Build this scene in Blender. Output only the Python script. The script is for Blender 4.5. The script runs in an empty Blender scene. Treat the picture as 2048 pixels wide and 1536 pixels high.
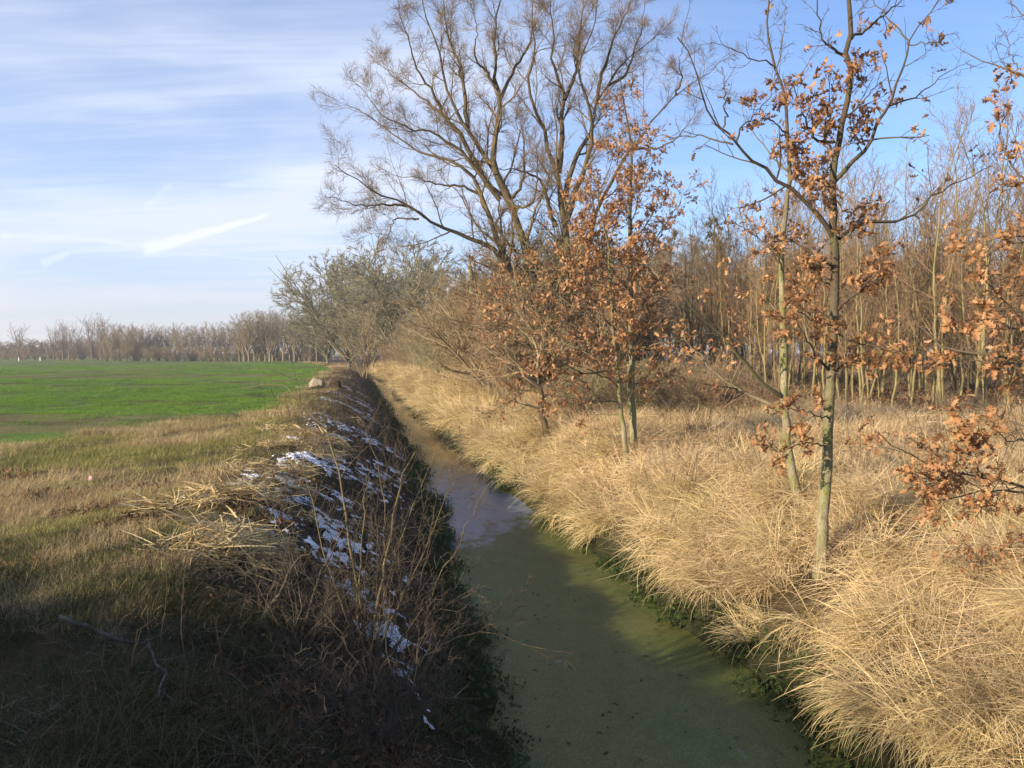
import bpy, math
import numpy as np
from mathutils import Vector

rng = np.random.default_rng(11)
scene = bpy.context.scene
COL = scene.collection
R = math.radians

# ------------------------------------------------------------------ camera, sky, sun, exposure
CAM = np.array([0.0, 0.0, 3.5]); F = 1538.0; PITCH = math.atan(65 / F)
cd = bpy.data.cameras.new('camera'); cam = bpy.data.objects.new('camera', cd); COL.objects.link(cam)
cam.location = CAM; cam.rotation_euler = (math.pi / 2 - PITCH, 0, 0)
cd.sensor_width = 36; cd.lens = 36 * F / 2048; cd.clip_start = 0.1; cd.clip_end = 4000
scene.camera = cam

SUN_EL, SUN_AZ = 18.0, (-0.83, -0.56)      # where the sun stands: elevation, horizontal direction
sun_h = np.array(SUN_AZ) / np.hypot(*SUN_AZ)
scene.view_settings.view_transform = 'Standard'; scene.view_settings.look = 'None'
scene.view_settings.exposure = 1.05; scene.view_settings.gamma = 1.0
scene.view_settings.use_curve_mapping = False
scene.cycles.use_denoising = True
scene.cycles.max_bounces = 6; scene.cycles.diffuse_bounces = 3; scene.cycles.transparent_max_bounces = 6
scene.cycles.volume_bounces = 0

def ray(px, py):
    """unit-forward ray through a pixel of the 2048 wide picture (world axes, y component 1)"""
    u = (px - 1024) / F; v = -(py - 768) / F
    d = np.array([u, math.cos(PITCH) + v * math.sin(PITCH), -math.sin(PITCH) + v * math.cos(PITCH)])
    return d / d[1]
def P(px, py, y):
    return CAM + ray(px, py) * y
def proj(p):
    p = np.asarray(p) - CAM
    f = p[..., 1] * math.cos(PITCH) - p[..., 2] * math.sin(PITCH)
    v = p[..., 1] * math.sin(PITCH) + p[..., 2] * math.cos(PITCH)
    f = np.maximum(f, 1e-3)
    return 1024 + F * p[..., 0] / f, 768 - F * v / f

w = bpy.data.worlds.new('World'); scene.world = w; w.use_nodes = True
nt = w.node_tree; nt.nodes.clear()
class NB:
    """tiny node builder"""
    def __init__(s, tree): s.t = tree
    def node(s, typ, **kw):
        n = s.t.nodes.new(typ)
        for k, v in kw.items(): setattr(n, k, v)
        return n
    def put(s, sock, v):
        if isinstance(v, bpy.types.NodeSocket): s.t.links.new(v, sock)
        elif v is not None: sock.default_value = v
    def m(s, op, a, b=None, c=None, clamp=False):
        n = s.node('ShaderNodeMath', operation=op, use_clamp=clamp)
        for i, v in enumerate((a, b, c)):
            if v is not None: s.put(n.inputs[i], v)
        return n.outputs[0]
    def dot(s, a, v):
        n = s.node('ShaderNodeVectorMath', operation='DOT_PRODUCT'); s.put(n.inputs[0], a); s.put(n.inputs[1], v)
        return n.outputs['Value']
    def ss(s, x, a, b):
        n = s.node('ShaderNodeMapRange', interpolation_type='SMOOTHSTEP')
        s.put(n.inputs[0], x); n.inputs[1].default_value = a; n.inputs[2].default_value = b
        return n.outputs[0]
    def noise(s, vec, scale, detail=4, rough=.55, dist=0., dims='3D'):
        n = s.node('ShaderNodeTexNoise', noise_dimensions=dims)
        if vec is not None: s.put(n.inputs['Vector'], vec)
        n.inputs['Scale'].default_value = scale; n.inputs['Detail'].default_value = detail
        n.inputs['Roughness'].default_value = rough; n.inputs['Distortion'].default_value = dist
        return n.outputs[0]
    def mix(s, f, a, b, typ='RGBA'):
        n = s.node('ShaderNodeMix', data_type=typ)
        i = {'RGBA': (0, 6, 7, 2), 'FLOAT': (0, 2, 3, 0)}[typ]
        s.put(n.inputs[i[0]], f)
        for k, v in ((i[1], a), (i[2], b)):
            if isinstance(v, (tuple, list)) and len(v) == 3: v = (*v, 1)
            s.put(n.inputs[k], v)
        return n.outputs[i[3]]
    def mapping(s, vec, scale=(1, 1, 1), rot=(0, 0, 0), loc=(0, 0, 0)):
        n = s.node('ShaderNodeMapping'); s.put(n.inputs[0], vec)
        n.inputs['Location'].default_value = loc; n.inputs['Rotation'].default_value = rot; n.inputs['Scale'].default_value = scale
        return n.outputs[0]
b = NB(nt)
sky = b.node('ShaderNodeTexSky', sky_type='NISHITA'); sky.sun_disc = False
sky.sun_elevation = R(SUN_EL); sky.sun_rotation = math.atan2(sun_h[0], sun_h[1])
sky.air_density = 1.0; sky.dust_density = 0.6; sky.ozone_density = 2.2; sky.altitude = 50
gen = b.node('ShaderNodeTexCoord').outputs['Generated']
sx = b.node('ShaderNodeSeparateXYZ'); b.put(sx.inputs[0], gen)
zz = b.m('ADD', b.m('MAXIMUM', sx.outputs[2], 0.0), 0.10)
cx = b.node('ShaderNodeCombineXYZ'); b.put(cx.inputs[0], b.m('DIVIDE', sx.outputs[0], zz)); b.put(cx.inputs[1], b.m('DIVIDE', sx.outputs[1], zz))
pl = cx.outputs[0]
broad = b.ss(b.noise(b.mapping(pl, (0.55, 0.75, 1), (0, 0, R(-20)), (3.1, 1.7, 0)), 1.0, 4, .5, .4), .36, .70)
streak = b.ss(b.noise(b.mapping(pl, (0.45, 2.6, 1), (0, 0, R(-24)), (.4, 5.2, 0)), 1.2, 7, .62, .9), .38, .80)
fine = b.ss(b.noise(b.mapping(pl, (0.9, 7.0, 1), (0, 0, R(-28)), (8.4, 2.2, 0)), 1.4, 6, .6, .6), .42, .85)
cl = b.m('ADD', b.m('MULTIPLY', broad, .44), b.m('ADD', b.m('MULTIPLY', streak, .34), b.m('MULTIPLY', fine, .14)))
side = b.ss(sx.outputs[0], .42, -.30)                         # thinner veil towards the clear eastern sky
low = b.ss(sx.outputs[2], .75, .10)
cl = b.m('MULTIPLY', b.m('ADD', .30, cl), b.m('ADD', .22, b.m('MULTIPLY', side, b.m('ADD', .45, b.m('MULTIPLY', low, .5)))))
def trail(a, c, w0, w1, amt):
    dA, dB = [ray(*q) / np.linalg.norm(ray(*q)) for q in (a, c)]
    n = np.cross(dA, dB); n /= np.linalg.norm(n); t = dB - dA; tl = float(t @ t)
    u = b.m('DIVIDE', b.m('SUBTRACT', b.dot(gen, tuple(t)), float(dA @ t)), tl)
    wob = b.m('MULTIPLY', b.m('SUBTRACT', b.noise(gen, 45, 6, .7), .5), .011)
    dist = b.m('ABSOLUTE', b.m('ADD', b.dot(gen, tuple(n)), wob))
    wd = b.m('ADD', b.m('MULTIPLY', u, w1 - w0), w0)
    e = b.m('SUBTRACT', 1.0, b.m('DIVIDE', dist, b.m('MAXIMUM', wd, 1e-4)), clamp=True)
    ends = b.m('MULTIPLY', b.ss(u, -.06, .06), b.ss(u, 1.06, .92))
    return b.m('MULTIPLY', b.m('MULTIPLY', b.ss(e, 0., .75), ends), amt)
tm = None
for tr in (((288, 499), (536, 431), .0105, .003, .62), ((84, 528), (138, 503), .007, .004, .34), ((0, 472), (150, 476), .004, .004, .2),
           ((150, 475), (300, 493), .004, .004, .2), ((320, 505), (690, 527), .0022, .0022, .18), ((140, 503), (280, 494), .005, .005, .16),
           ((450, 372), (690, 342), .006, .024, .22), ((290, 415), (345, 368), .006, .005, .16)):
    tm = b.m('MAXIMUM', tm, trail(*tr)) if tm is not None else trail(*tr)
cl = b.m('MINIMUM', cl, .9)
hz = b.ss(sx.outputs[2], .16, -.01)
cloudcol = b.mix(hz, (4.6, 5.0, 6.0), (4.1, 4.2, 4.7))
veil = b.m('MULTIPLY', hz, .55)
tn = b.node('ShaderNodeVectorMath', operation='MULTIPLY'); b.put(tn.inputs[0], sky.outputs[0]); tn.inputs[1].default_value = (.77, .94, 1.22); tint = tn.outputs[0]
skyc = b.mix(cl, b.mix(veil, tint, (4.0, 4.25, 4.9)), cloudcol)
skyc = b.mix(tm, skyc, (5.6, 5.9, 6.6))
bg = b.node('ShaderNodeBackground'); b.put(bg.inputs[0], skyc); bg.inputs[1].default_value = 0.092
wo = b.node('ShaderNodeOutputWorld'); nt.links.new(bg.outputs[0], wo.inputs[0])

sd = bpy.data.lights.new('sun', 'SUN'); sun = bpy.data.objects.new('sun', sd); COL.objects.link(sun)
sd.energy = 5.0; sd.angle = R(0.53); sd.color = (1.0, 0.85, 0.63)
to_sun = Vector((sun_h[0] * math.cos(R(SUN_EL)), sun_h[1] * math.cos(R(SUN_EL)), math.sin(R(SUN_EL))))
sun.rotation_euler = to_sun.to_track_quat('Z', 'Y').to_euler(); sun.location = (-20, -14, 12)

# ------------------------------------------------------------------ helpers: noise, meshes, materials
def _h(ix, iy, s):
    n = (ix.astype(np.int64) * 374761393 + iy.astype(np.int64) * 668265263 + s * 1442695041) & 0xffffffff
    n = ((n ^ (n >> 13)) * 1274126177) & 0xffffffff
    return ((n ^ (n >> 16)) & 0xffffff) / float(0xffffff)
def vnoise(x, y, s=0):
    x, y = np.broadcast_arrays(np.asarray(x, float), np.asarray(y, float))
    ix, iy = np.floor(x), np.floor(y); fx, fy = x - ix, y - iy
    fx = fx * fx * (3 - 2 * fx); fy = fy * fy * (3 - 2 * fy)
    a = _h(ix, iy, s); c = _h(ix + 1, iy, s); d = _h(ix, iy + 1, s); e = _h(ix + 1, iy + 1, s)
    return (a * (1 - fx) + c * fx) * (1 - fy) + (d * (1 - fx) + e * fx) * fy
def fbm(x, y, s=0, o=4):
    v = 0; a = .5; t = 0
    for k in range(o):
        v = v + a * vnoise(np.asarray(x) * 2 ** k + 17.3 * k, np.asarray(y) * 2 ** k - 9.1 * k, s + k); t += a; a *= .5
    return v / t
def sst(x, a=0., c=1.):
    t = np.clip((np.asarray(x) - a) / (c - a), 0, 1); return t * t * (3 - 2 * t)

def mesh(name, V, faces, mats, attrs=None, smooth=True):
    """faces: list of integer arrays (n,3) or (n,4); attrs: {name: per-vertex float or (n,3) colour}"""
    me = bpy.data.meshes.new(name)
    V = np.asarray(V, np.float32); faces = [np.asarray(f) for f in faces if len(f)]
    me.vertices.add(len(V)); me.vertices.foreach_set('co', V.ravel())
    nl = sum(f.size for f in faces); npoly = sum(len(f) for f in faces)
    me.loops.add(nl); me.polygons.add(npoly)
    me.loops.foreach_set('vertex_index', np.concatenate([f.ravel() for f in faces]).astype(np.int32))
    tot = np.concatenate([np.full(len(f), f.shape[1]) for f in faces])
    me.polygons.foreach_set('loop_start', np.concatenate([[0], np.cumsum(tot)[:-1]]).astype(np.int32))
    me.polygons.foreach_set('use_smooth', np.full(npoly, smooth))
    for k, a in (attrs or {}).items():
        a = np.asarray(a, np.float32)
        if a.ndim == 1: me.attributes.new(k, 'FLOAT', 'POINT').data.foreach_set('value', a)
        else:
            a4 = np.concatenate([a, np.ones((len(a), 1), np.float32)], 1)
            me.attributes.new(k, 'FLOAT_COLOR', 'POINT').data.foreach_set('color', a4.ravel())
    for m in (mats if isinstance(mats, (list, tuple)) else [mats]): me.materials.append(m)
    me.update(calc_edges=True); me.validate()
    return me
def obj(name, me, parent=None, kind=None, loc=None):
    o = bpy.data.objects.new(name, me); COL.objects.link(o)
    if parent is not None: o.parent = parent
    if kind: o['kind'] = kind
    if loc is not None: o.location = loc
    return o
def tag(o, label, cat, group=None):
    o['label'] = label; o['category'] = cat
    if group: o['group'] = group
    return o
def thing(name, label, cat, loc=(0, 0, 0), group=None, rz=0.):
    o = bpy.data.objects.new(name, None); COL.objects.link(o)
    o.location = loc; o.rotation_euler = (0, 0, rz); o.empty_display_size = .2
    return tag(o, label, cat, group)
def copy_thing(root, loc, rz, sc, label, group=None):
    r = root.copy(); COL.objects.link(r); r.location = loc; r.rotation_euler = (0, 0, rz); r.scale = sc if hasattr(sc, '__len__') else (sc, sc, sc)
    r['label'] = label
    if group: r['group'] = group
    for ch in list(root.children):
        c = ch.copy(); COL.objects.link(c); c.parent = r
        for g in list(ch.children):
            d = g.copy(); COL.objects.link(d); d.parent = c
    return r

def new_mat(name):
    m = bpy.data.materials.new(name); m.use_nodes = True
    t = m.node_tree; t.nodes.clear(); return m, NB(t)
def finish(m, n, col, rough=.9, bump=None, bstr=.3, bdist=.02, spec=.25, transl=0.):
    p = n.node('ShaderNodeBsdfPrincipled')
    n.put(p.inputs['Base Color'], col if not (isinstance(col, tuple) and len(col) == 3) else (*col, 1))
    n.put(p.inputs['Roughness'], rough); n.put(p.inputs['Specular IOR Level'], spec)
    if bump is not None:
        bn = n.node('ShaderNodeBump'); bn.inputs['Strength'].default_value = bstr; bn.inputs['Distance'].default_value = bdist
        n.put(bn.inputs['Height'], bump); n.put(p.inputs['Normal'], bn.outputs[0])
    out = n.node('ShaderNodeOutputMaterial'); res = p.outputs[0]
    if transl:
        tr = n.node('ShaderNodeBsdfTranslucent'); n.put(tr.inputs[0], col)
        mx = n.node('ShaderNodeMixShader'); mx.inputs[0].default_value = transl
        n.t.links.new(res, mx.inputs[1]); n.t.links.new(tr.outputs[0], mx.inputs[2]); res = mx.outputs[0]
    n.t.links.new(res, out.inputs[0]); return m
def ramp(n, f, stops):
    r = n.node('ShaderNodeValToRGB'); n.put(r.inputs[0], f); e = r.color_ramp.elements
    while len(e) < len(stops): e.new(.5)
    for i, (p, c) in enumerate(stops): e[i].position = p; e[i].color = (*c, 1)
    return r.outputs[0]
def attr(n, name): return n.node('ShaderNodeAttribute', attribute_name=name).outputs
def blade_mat(name, stops, transl=.25, inst=.35, spec=.2, rough=.7):
    """colour differs from blade to blade (mesh attribute rnd) and from tuft to tuft"""
    m, n = new_mat(name)
    oi = n.node('ShaderNodeObjectInfo').outputs['Random']
    f = n.m('ADD', n.m('MULTIPLY', attr(n, 'rnd')[2], 1 - inst), n.m('MULTIPLY', oi, inst))
    c = ramp(n, f, stops)
    return finish(m, n, c, rough, spec=spec, transl=transl)
def bark_mat(name, c1, c2, c3, scale=9., bstr=.5, bdist=.012):
    m, n = new_mat(name)
    co = n.node('ShaderNodeTexCoord').outputs['Object']
    s1 = n.noise(n.mapping(co, (1, 1, .25)), scale, 6, .65); s2 = n.noise(co, scale * .16, 4, .6)
    s3 = n.noise(n.mapping(co, (1, 1, .5)), scale * 4, 4, .6)
    c = n.mix(n.ss(s1, .35, .68), c1, c2); c = n.mix(n.ss(s2, .45, .68), c, c3)
    return finish(m, n, n.mix(n.m('MULTIPLY', s3, .5), c, tuple(.45 * q for q in c1)), .92, n.m('ADD', s1, n.m('MULTIPLY', s3, .5)), bstr, bdist)
def oak_mat(name, z0, z1):
    m, n = new_mat(name); co = n.node('ShaderNodeTexCoord').outputs['Object']
    s1 = n.noise(n.mapping(co, (1, 1, .3)), 12, 6, .65); s2 = n.noise(co, 2.2, 5, .65); s3 = n.noise(n.mapping(co, (1, 1, .5)), 45, 4, .6)
    sp_ = n.node('ShaderNodeSeparateXYZ'); n.put(sp_.inputs[0], co)
    up_ = n.ss(n.m('ADD', sp_.outputs[2], n.m('MULTIPLY', s2, 1.6)), z0, z1)
    low = n.mix(n.ss(s2, .42, .62), n.mix(n.ss(s1, .3, .7), (.15, .13, .075), (.30, .26, .165)), (.155, .16, .055))
    hi = n.mix(n.ss(s2, .45, .7), n.mix(s1, (.05, .035, .024), (.10, .075, .05)), (.085, .08, .035))
    c = n.mix(up_, low, hi)
    return finish(m, n, n.mix(n.m('MULTIPLY', n.ss(s3, .5, .75), .6), c, (.035, .028, .018)), .92, n.m('ADD', s1, n.m('MULTIPLY', s3, .6)), .9, .016)
def plain_mat(name, c1, c2, scale=6., rough=.9, bstr=.3, bdist=.02):
    m, n = new_mat(name); co = n.node('ShaderNodeTexCoord').outputs['Object']
    s = n.noise(co, scale, 6, .65)
    return finish(m, n, n.mix(n.ss(s, .3, .7), c1, c2), rough, s, bstr, bdist)

# ------------------------------------------------------------------ tubes (branches)
class Tubes:
    def __init__(s): s.items = []
    def add(s, pts, rad, S): s.items.append((np.asarray(pts, float), np.asarray(rad, float), S)); return s
    def data(s, off=(0, 0, 0)):
        VV, QQ, RR, base = [], [], [], 0
        for Pn, Rn, S in s.items:
            if Pn.ndim == 2: Pn, Rn = Pn[None], Rn[None]
            M, N, _ = Pn.shape
            if M == 0: continue
            T = np.gradient(Pn, axis=1); T /= np.linalg.norm(T, axis=2, keepdims=True) + 1e-9
            mean = Pn[:, -1] - Pn[:, 0]; ref = np.zeros((M, 3)); ref[np.arange(M), np.argmin(np.abs(mean), 1)] = 1
            U = np.cross(T, ref[:, None, :]); U /= np.linalg.norm(U, axis=2, keepdims=True) + 1e-9
            W = np.cross(T, U); a = np.arange(S) / S * 2 * np.pi
            V = Pn[:, :, None] + Rn[:, :, None, None] * (np.cos(a)[:, None] * U[:, :, None] + np.sin(a)[:, None] * W[:, :, None])
            VV.append(V.reshape(-1, 3)); RR.append(np.repeat(rng.random(M), N * S))
            ring = (np.arange(M)[:, None, None] * N + np.arange(N - 1)[None, :, None]) * S
            k = np.arange(S)[None, None, :]; k2 = (k + 1) % S
            q = np.stack([ring + k, ring + k2, ring + S + k2, ring + S + k], -1).reshape(-1, 4) + base
            QQ.append(q); base += M * N * S
        return np.concatenate(VV) - np.asarray(off), np.concatenate(QQ), np.concatenate(RR)
    def mesh(s, name, mat, off=(0, 0, 0)):
        V, Q, r = s.data(off); return mesh(name, V, [Q], mat, {'rnd': r})
def norm(v): return v / (np.linalg.norm(v, axis=-1, keepdims=True) + 1e-9)
def resample(pts, n, wob=0.):
    pts = np.asarray(pts, float); s = np.concatenate([[0], np.cumsum(np.linalg.norm(np.diff(pts, axis=0), axis=1))])
    # Catmull-Rom through the points
    m = len(pts); e = np.vstack([2 * pts[0] - pts[1], pts, 2 * pts[-1] - pts[-2]])
    u = np.interp(np.linspace(0, s[-1], n), s, np.arange(m)); i = np.minimum(u.astype(int), m - 2); t = (u - i)[:, None]
    p0, p1, p2, p3 = e[i], e[i + 1], e[i + 2], e[i + 3]
    q = .5 * (2 * p1 + (p2 - p0) * t + (2 * p0 - 5 * p1 + 4 * p2 - p3) * t ** 2 + (3 * p1 - p0 - 3 * p2 + p3) * t ** 3)
    if wob: q[1:-1] += rng.normal(0, wob, (n - 2, 3))
    return q
def extend(pos, D, L, r0, n, wig=.1, up=0., tip=.3):
    M = len(pos); out = np.empty((M, n, 3)); out[:, 0] = pos; d = norm(D.copy())
    for i in range(1, n):
        d = norm(d + rng.normal(0, wig, (M, 3)) + np.array([0, 0, up])); out[:, i] = out[:, i - 1] + d * (L / (n - 1))[:, None]
    t = np.linspace(0, 1, n)
    return out, r0[:, None] * (1 - (1 - tip) * t)[None]
def spawn(pts, rad, k, t0=.25, t1=1., ang=40, angj=10):
    M, n, _ = pts.shape
    t = (t0 + (t1 - t0) * (np.arange(k)[None] + rng.random((M, k))) / k)
    fi = np.clip(t * (n - 1), 0, n - 1.001); i0 = fi.astype(int); f = (fi - i0)[..., None]; mi = np.arange(M)[:, None]
    pos = pts[mi, i0] * (1 - f) + pts[mi, i0 + 1] * f; tan = norm(pts[mi, i0 + 1] - pts[mi, i0])
    r = rad[mi, i0] * (1 - f[..., 0]) + rad[mi, i0 + 1] * f[..., 0]
    ref = np.where(np.abs(tan[..., 2:3]) < .9, np.array([0, 0, 1.]), np.array([1., 0, 0]))
    U = norm(np.cross(tan, ref)); W = np.cross(tan, U)
    az = (np.arange(k) * 2.4)[None] + rng.random((M, 1)) * 6.28 + rng.normal(0, .5, (M, k))
    perp = np.cos(az)[..., None] * U + np.sin(az)[..., None] * W
    a = np.radians(ang + rng.normal(0, angj, (M, k)))[..., None]
    D = tan * np.cos(a) + perp * np.sin(a)
    plen = np.linalg.norm(np.diff(pts, axis=1), axis=2).sum(1)
    return pos.reshape(-1, 3), D.reshape(-1, 3), r.reshape(-1), t.reshape(-1), np.repeat(plen, k)
def branch(pts, rad, k, ratio, n, ang=40, t0=.25, t1=1., wig=.1, up=.05, rr=.6, rmin=.003, shrink=.5, tip=.35, lmin=.12, lmax=9., angj=10):
    pos, D, r, t, pl = spawn(pts, rad, k, t0, t1, ang, angj)
    L = np.clip(pl * ratio * (1 - shrink * t) * rng.uniform(.55, 1.25, len(t)), lmin, lmax)
    return extend(pos, D, L, np.maximum(r * rr, rmin), n, wig, up, tip)

# ------------------------------------------------------------------ the lie of the land
def xc(y):
    y = np.asarray(y, float); e = np.clip(y - 88, 0, 62); f = np.maximum(y - 150, 0)
    return 1.5 - .207 * (np.clip(y, -100, 200) - 6.5) - .0023 * e * e - .285 * np.minimum(f, 50)
def hw(y): return np.interp(y, [0, 6.5, 10.8, 16, 27, 55, 90, 200], [1.5, 1.42, 1.36, 1.06, .9, 1.0, .9, .9])
def edges(y):
    y = np.asarray(y, float); c = xc(y); h = hw(y)
    l = c - h - (.5 * (fbm(y * .55, 3.3, 5, 3) - .5) + .16 * (vnoise(y * 3.1, 1.2, 6) - .5))
    r = c + h + (.42 * (fbm(y * .6, 8.1, 9, 3) - .5) + .14 * (vnoise(y * 3.3, 5.2, 7) - .5))
    return l, r
def sides(x, y):
    l, r = edges(y); return l - x, x - r
def ground_h(x, y):
    x, y = np.broadcast_arrays(np.asarray(x, float), np.asarray(y, float))
    sl, sr = sides(x, y)
    t = np.clip(sl / 2.9, 0, 1)
    near = np.clip(1.2 - np.abs(y) / 400, 0, 1)
    L = 1.46 * (1 - (1 - t) ** 1.45) + .07 * np.exp(-((sl - 3.3) / .8) ** 2) * fbm(x * .5, y * .5, 21) * 2
    L = L + sst(sl, .2, .8) * (.16 * (fbm(x * 1.3, y * 1.3, 22) - .5) + .07 * (fbm(x * 5, y * 5, 23) - .5))
    L = L + sst(sl, 4, 10) * near * .34 * (fbm(x / 11 + .3, y / 9, 24, 3) - .5) - .12 * sst(sl, 3.2, 9)
    Rr = .34 * sst(sr, 0, .32) + 1.0 * sst(sr, -.2, 2.7) + .35 * np.clip((sr - 3) / 25, 0, 1)
    Rr = Rr + sst(sr, .1, .8) * (.46 * (fbm(x * 1.15, y * 1.15, 31, 3) - .5) + .12 * (fbm(x * 3.5, y * 3.5, 32) - .5)) * near
    bed = -.45 * sst(np.minimum(-sl, -sr), 0, .6) - .02
    h = np.where(sl > 0, L, np.where(sr > 0, Rr, bed))
    road = sst(y, 1.4, .2) * sst(y, -9.5, -8) * sst(np.maximum(sl, sr), .3, 2.)
    return h * (1 - road) + 1.86 * road
def hit(px, py, lift=0.):
    d = ray(px, py); ys = np.geomspace(1.5, 600, 4000)
    p = CAM[None] + d[None] * ys[:, None]
    k = np.argmax(p[:, 2] < ground_h(p[:, 0], p[:, 1]) + lift)
    return p[k]
def G(x, y): return np.array([x, y, float(ground_h(x, y))])
def field_mask(x, y):
    """1 where the green crop grows"""
    sl, _ = sides(x, y)
    yb = np.where(x > -11.4, 17.2 + (x + 11.4) * 3.3, 17.2 + (x + 11.4) * .35)
    yb = np.where(x > -8.3, 27.5 + (x + 8.3) * 12, yb)
    n = (fbm(x * .35, y * .35, 41) - .5)
    return sst(y - yb + 5 * n, -1.0, 1.2) * sst(sl + 2.0 * n, 4.0, 4.9) * (y > 8)
def plant_mask(x, y):
    """1 on the leaf-strewn floor of the young plantation"""
    _, sr = sides(x, y); n = fbm(x * .4, y * .4, 51) - .5
    return sst(sr + 3 * n, 11.5, 13.5) * sst(y + 3 * n, 20, 23)

# ground sheet
def gsteps(a, first, g, end):
    o = [a]; s = first
    while o[-1] < end: o.append(o[-1] + s); s *= g
    return np.array(o)
ys = np.concatenate([np.linspace(-60, -10, 12), np.linspace(-9.5, 1.9, 24), gsteps(2.0, .09, 1.0085, 40)])
ys = np.concatenate([ys, gsteps(ys[-1] + .4, .42, 1.022, 900)])
sR = gsteps(3.4, .09, 1.055, 900)
ss_ = np.concatenate([-(gsteps(5.0, .09, 1.052, 900)[::-1]), np.arange(-4.92, 3.35, .085), sR])
S_, Y_ = np.meshgrid(ss_, ys); X_ = xc(Y_) + S_; Z_ = ground_h(X_, Y_)
ny, nx = X_.shape; V = np.stack([X_, Y_, Z_], -1).reshape(-1, 3)
i = np.arange(ny - 1)[:, None] * nx + np.arange(nx - 1)[None]
Q = np.stack([i, i + 1, i + nx + 1, i + nx], -1).reshape(-1, 4)
x, y = V[:, 0], V[:, 1]; sl, sr = sides(x, y)
def lerp3(a, c, f): return a * (1 - f[:, None]) + np.array(c)[None] * f[:, None]
n1 = fbm(x * .8, y * .8, 61); n2 = fbm(x * .22, y * .3, 62); n3 = fbm(x * .07, y * .16, 63)
col = np.tile(np.array([.20, .145, .07]), (len(V), 1))                         # dead grass thatch
col = lerp3(col, (.10, .105, .03), sst(n2, .5, .68) * (sl > 2.5))
fm = field_mask(x, y)
green = np.tile(np.array([.105, .20, .028]), (len(V), 1))
green = lerp3(green, (.17, .25, .045), sst(n3, .42, .60)); green = lerp3(green, (.065, .125, .02), sst(n2, .50, .70) * .8)
green = lerp3(green, (.19, .15, .07), sst(fbm(x * .05, y * .22, 64), .52, .66) * .75 * (y > 20)); green = lerp3(green, (.10, .07, .04), sst(fbm(x * .3, y * .9, 65), .60, .72) * .7)
col = col * (1 - fm[:, None]) + green * fm[:, None]
mud = sst(n1, .60, .72) * (sl > 2.4) * (1 - fm) * (y < 45)
col = lerp3(col, (.055, .036, .022), mud * .8)
col = lerp3(col, (.028, .021, .013), sst(sl, 3.2, 2.2) * (sl > 0))  # bare earth of the left bank, darkened further to deepen its shade
col = lerp3(col, (.035, .032, .016), (sl > 0) * sst(y, 8.5, 6.0) * .85)                 # left foreground darkened in the colour, painting in shade near the bridge
col = lerp3(col, (.085, .055, .03), sst(sl, 2.4, 3.4) * sst(sl, 4.6, 3.6) * .7)
col = lerp3(col, (.13, .07, .035), plant_mask(x, y))
col = lerp3(col, (.07, .046, .022), (sr > .4) * (1 - plant_mask(x, y)) * .85)  # soil under the right-hand grass, shade of the gaps darkened into it
col = lerp3(col, (.030, .034, .014), sst(np.maximum(sl, sr), .55, .1))            # wet rim
soil = sst(np.hypot(x + 18.6, (y - 23.5) * .8), 3.0, 1.0); col = lerp3(col, (.10, .065, .042), soil * .85 * (x < 0))
m, n = new_mat('ground_soil'); co = n.node('ShaderNodeTexCoord').outputs['Object']
g1 = n.noise(co, 14, 7, .7); g2 = n.noise(co, 1.3, 5, .65); g3 = n.noise(n.mapping(co, (1, .45, 1)), .35, 6, .7)
c = attr(n, 'col')[0]
c = n.mix(n.ss(g1, .35, .72), n.mix(.55, c, (.02, .016, .008)), c)
hs = n.node('ShaderNodeHueSaturation'); n.put(hs.inputs['Color'], c); n.put(hs.inputs['Value'], n.m('ADD', .55, n.m('MULTIPLY', n.m('ADD', g2, g3), .45)))
finish(m, n, hs.outputs[0], .95, n.m('ADD', g1, n.m('MULTIPLY', g2, .6)), .8, .05, spec=.1); MAT_GROUND = m
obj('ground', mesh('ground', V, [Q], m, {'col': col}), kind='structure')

# water: duckweed film near the bridge, open water beyond
m, n = new_mat('ditch_water'); co = n.node('ShaderNodeTexCoord').outputs['Object']
sp = n.node('ShaderNodeSeparateXYZ'); n.put(sp.inputs[0], co)
e1 = n.noise(co, .9, 6, .65); e2 = n.noise(n.mapping(co, (1, .6, 1)), 3.2, 6, .7); e3 = n.noise(co, 60, 3, .6)
yy = n.m('ADD', sp.outputs[1], n.m('MULTIPLY', n.m('ADD', n.m('SUBTRACT', e1, .5), n.m('MULTIPLY', n.m('SUBTRACT', e2, .5), 1.5)), 3.2))
xx = n.m('ADD', sp.outputs[0], n.m('MULTIPLY', sp.outputs[1], .207))             # across the ditch, 2.85 on its middle
cov = n.ss(n.m('SUBTRACT', yy, n.m('MULTIPLY', n.m('SUBTRACT', xx, 2.85), 1.3)), 15.4, 14.4)
hole = n.ss(n.noise(n.mapping(co, (1.3, .8, 1), loc=(2.2, 0.7, 0)), .95, 5, .62), .655, .70)
cov = n.m('MULTIPLY', cov, n.m('SUBTRACT', 1, n.m('MULTIPLY', hole, .85)))
duck = n.mix(n.ss(e2, .3, .7), (.082, .105, .022), (.130, .152, .036))
duck = n.mix(n.ss(e1, .42, .66), duck, (.14, .13, .035))
duck = n.mix(n.ss(e3, .54, .70), duck, n.mix(.6, duck, (.02, .03, .006)))
vo = n.node('ShaderNodeTexVoronoi'); n.put(vo.inputs['Vector'], co); vo.inputs['Scale'].default_value = 42
duck = n.mix(n.m('MULTIPLY', n.ss(vo.outputs['Distance'], .25, .6), .45), duck, (.03, .036, .012))
duck = n.mix(n.m('MULTIPLY', n.ss(n.noise(co, 5.5, 7, .75), .575, .67), .8), duck, (.045, .036, .016))
duck = n.mix(n.ss(n.noise(n.mapping(co, (2.5, .7, 1)), 1.6, 6, .7), .62, .72), duck, (.06, .040, .016))
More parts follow.
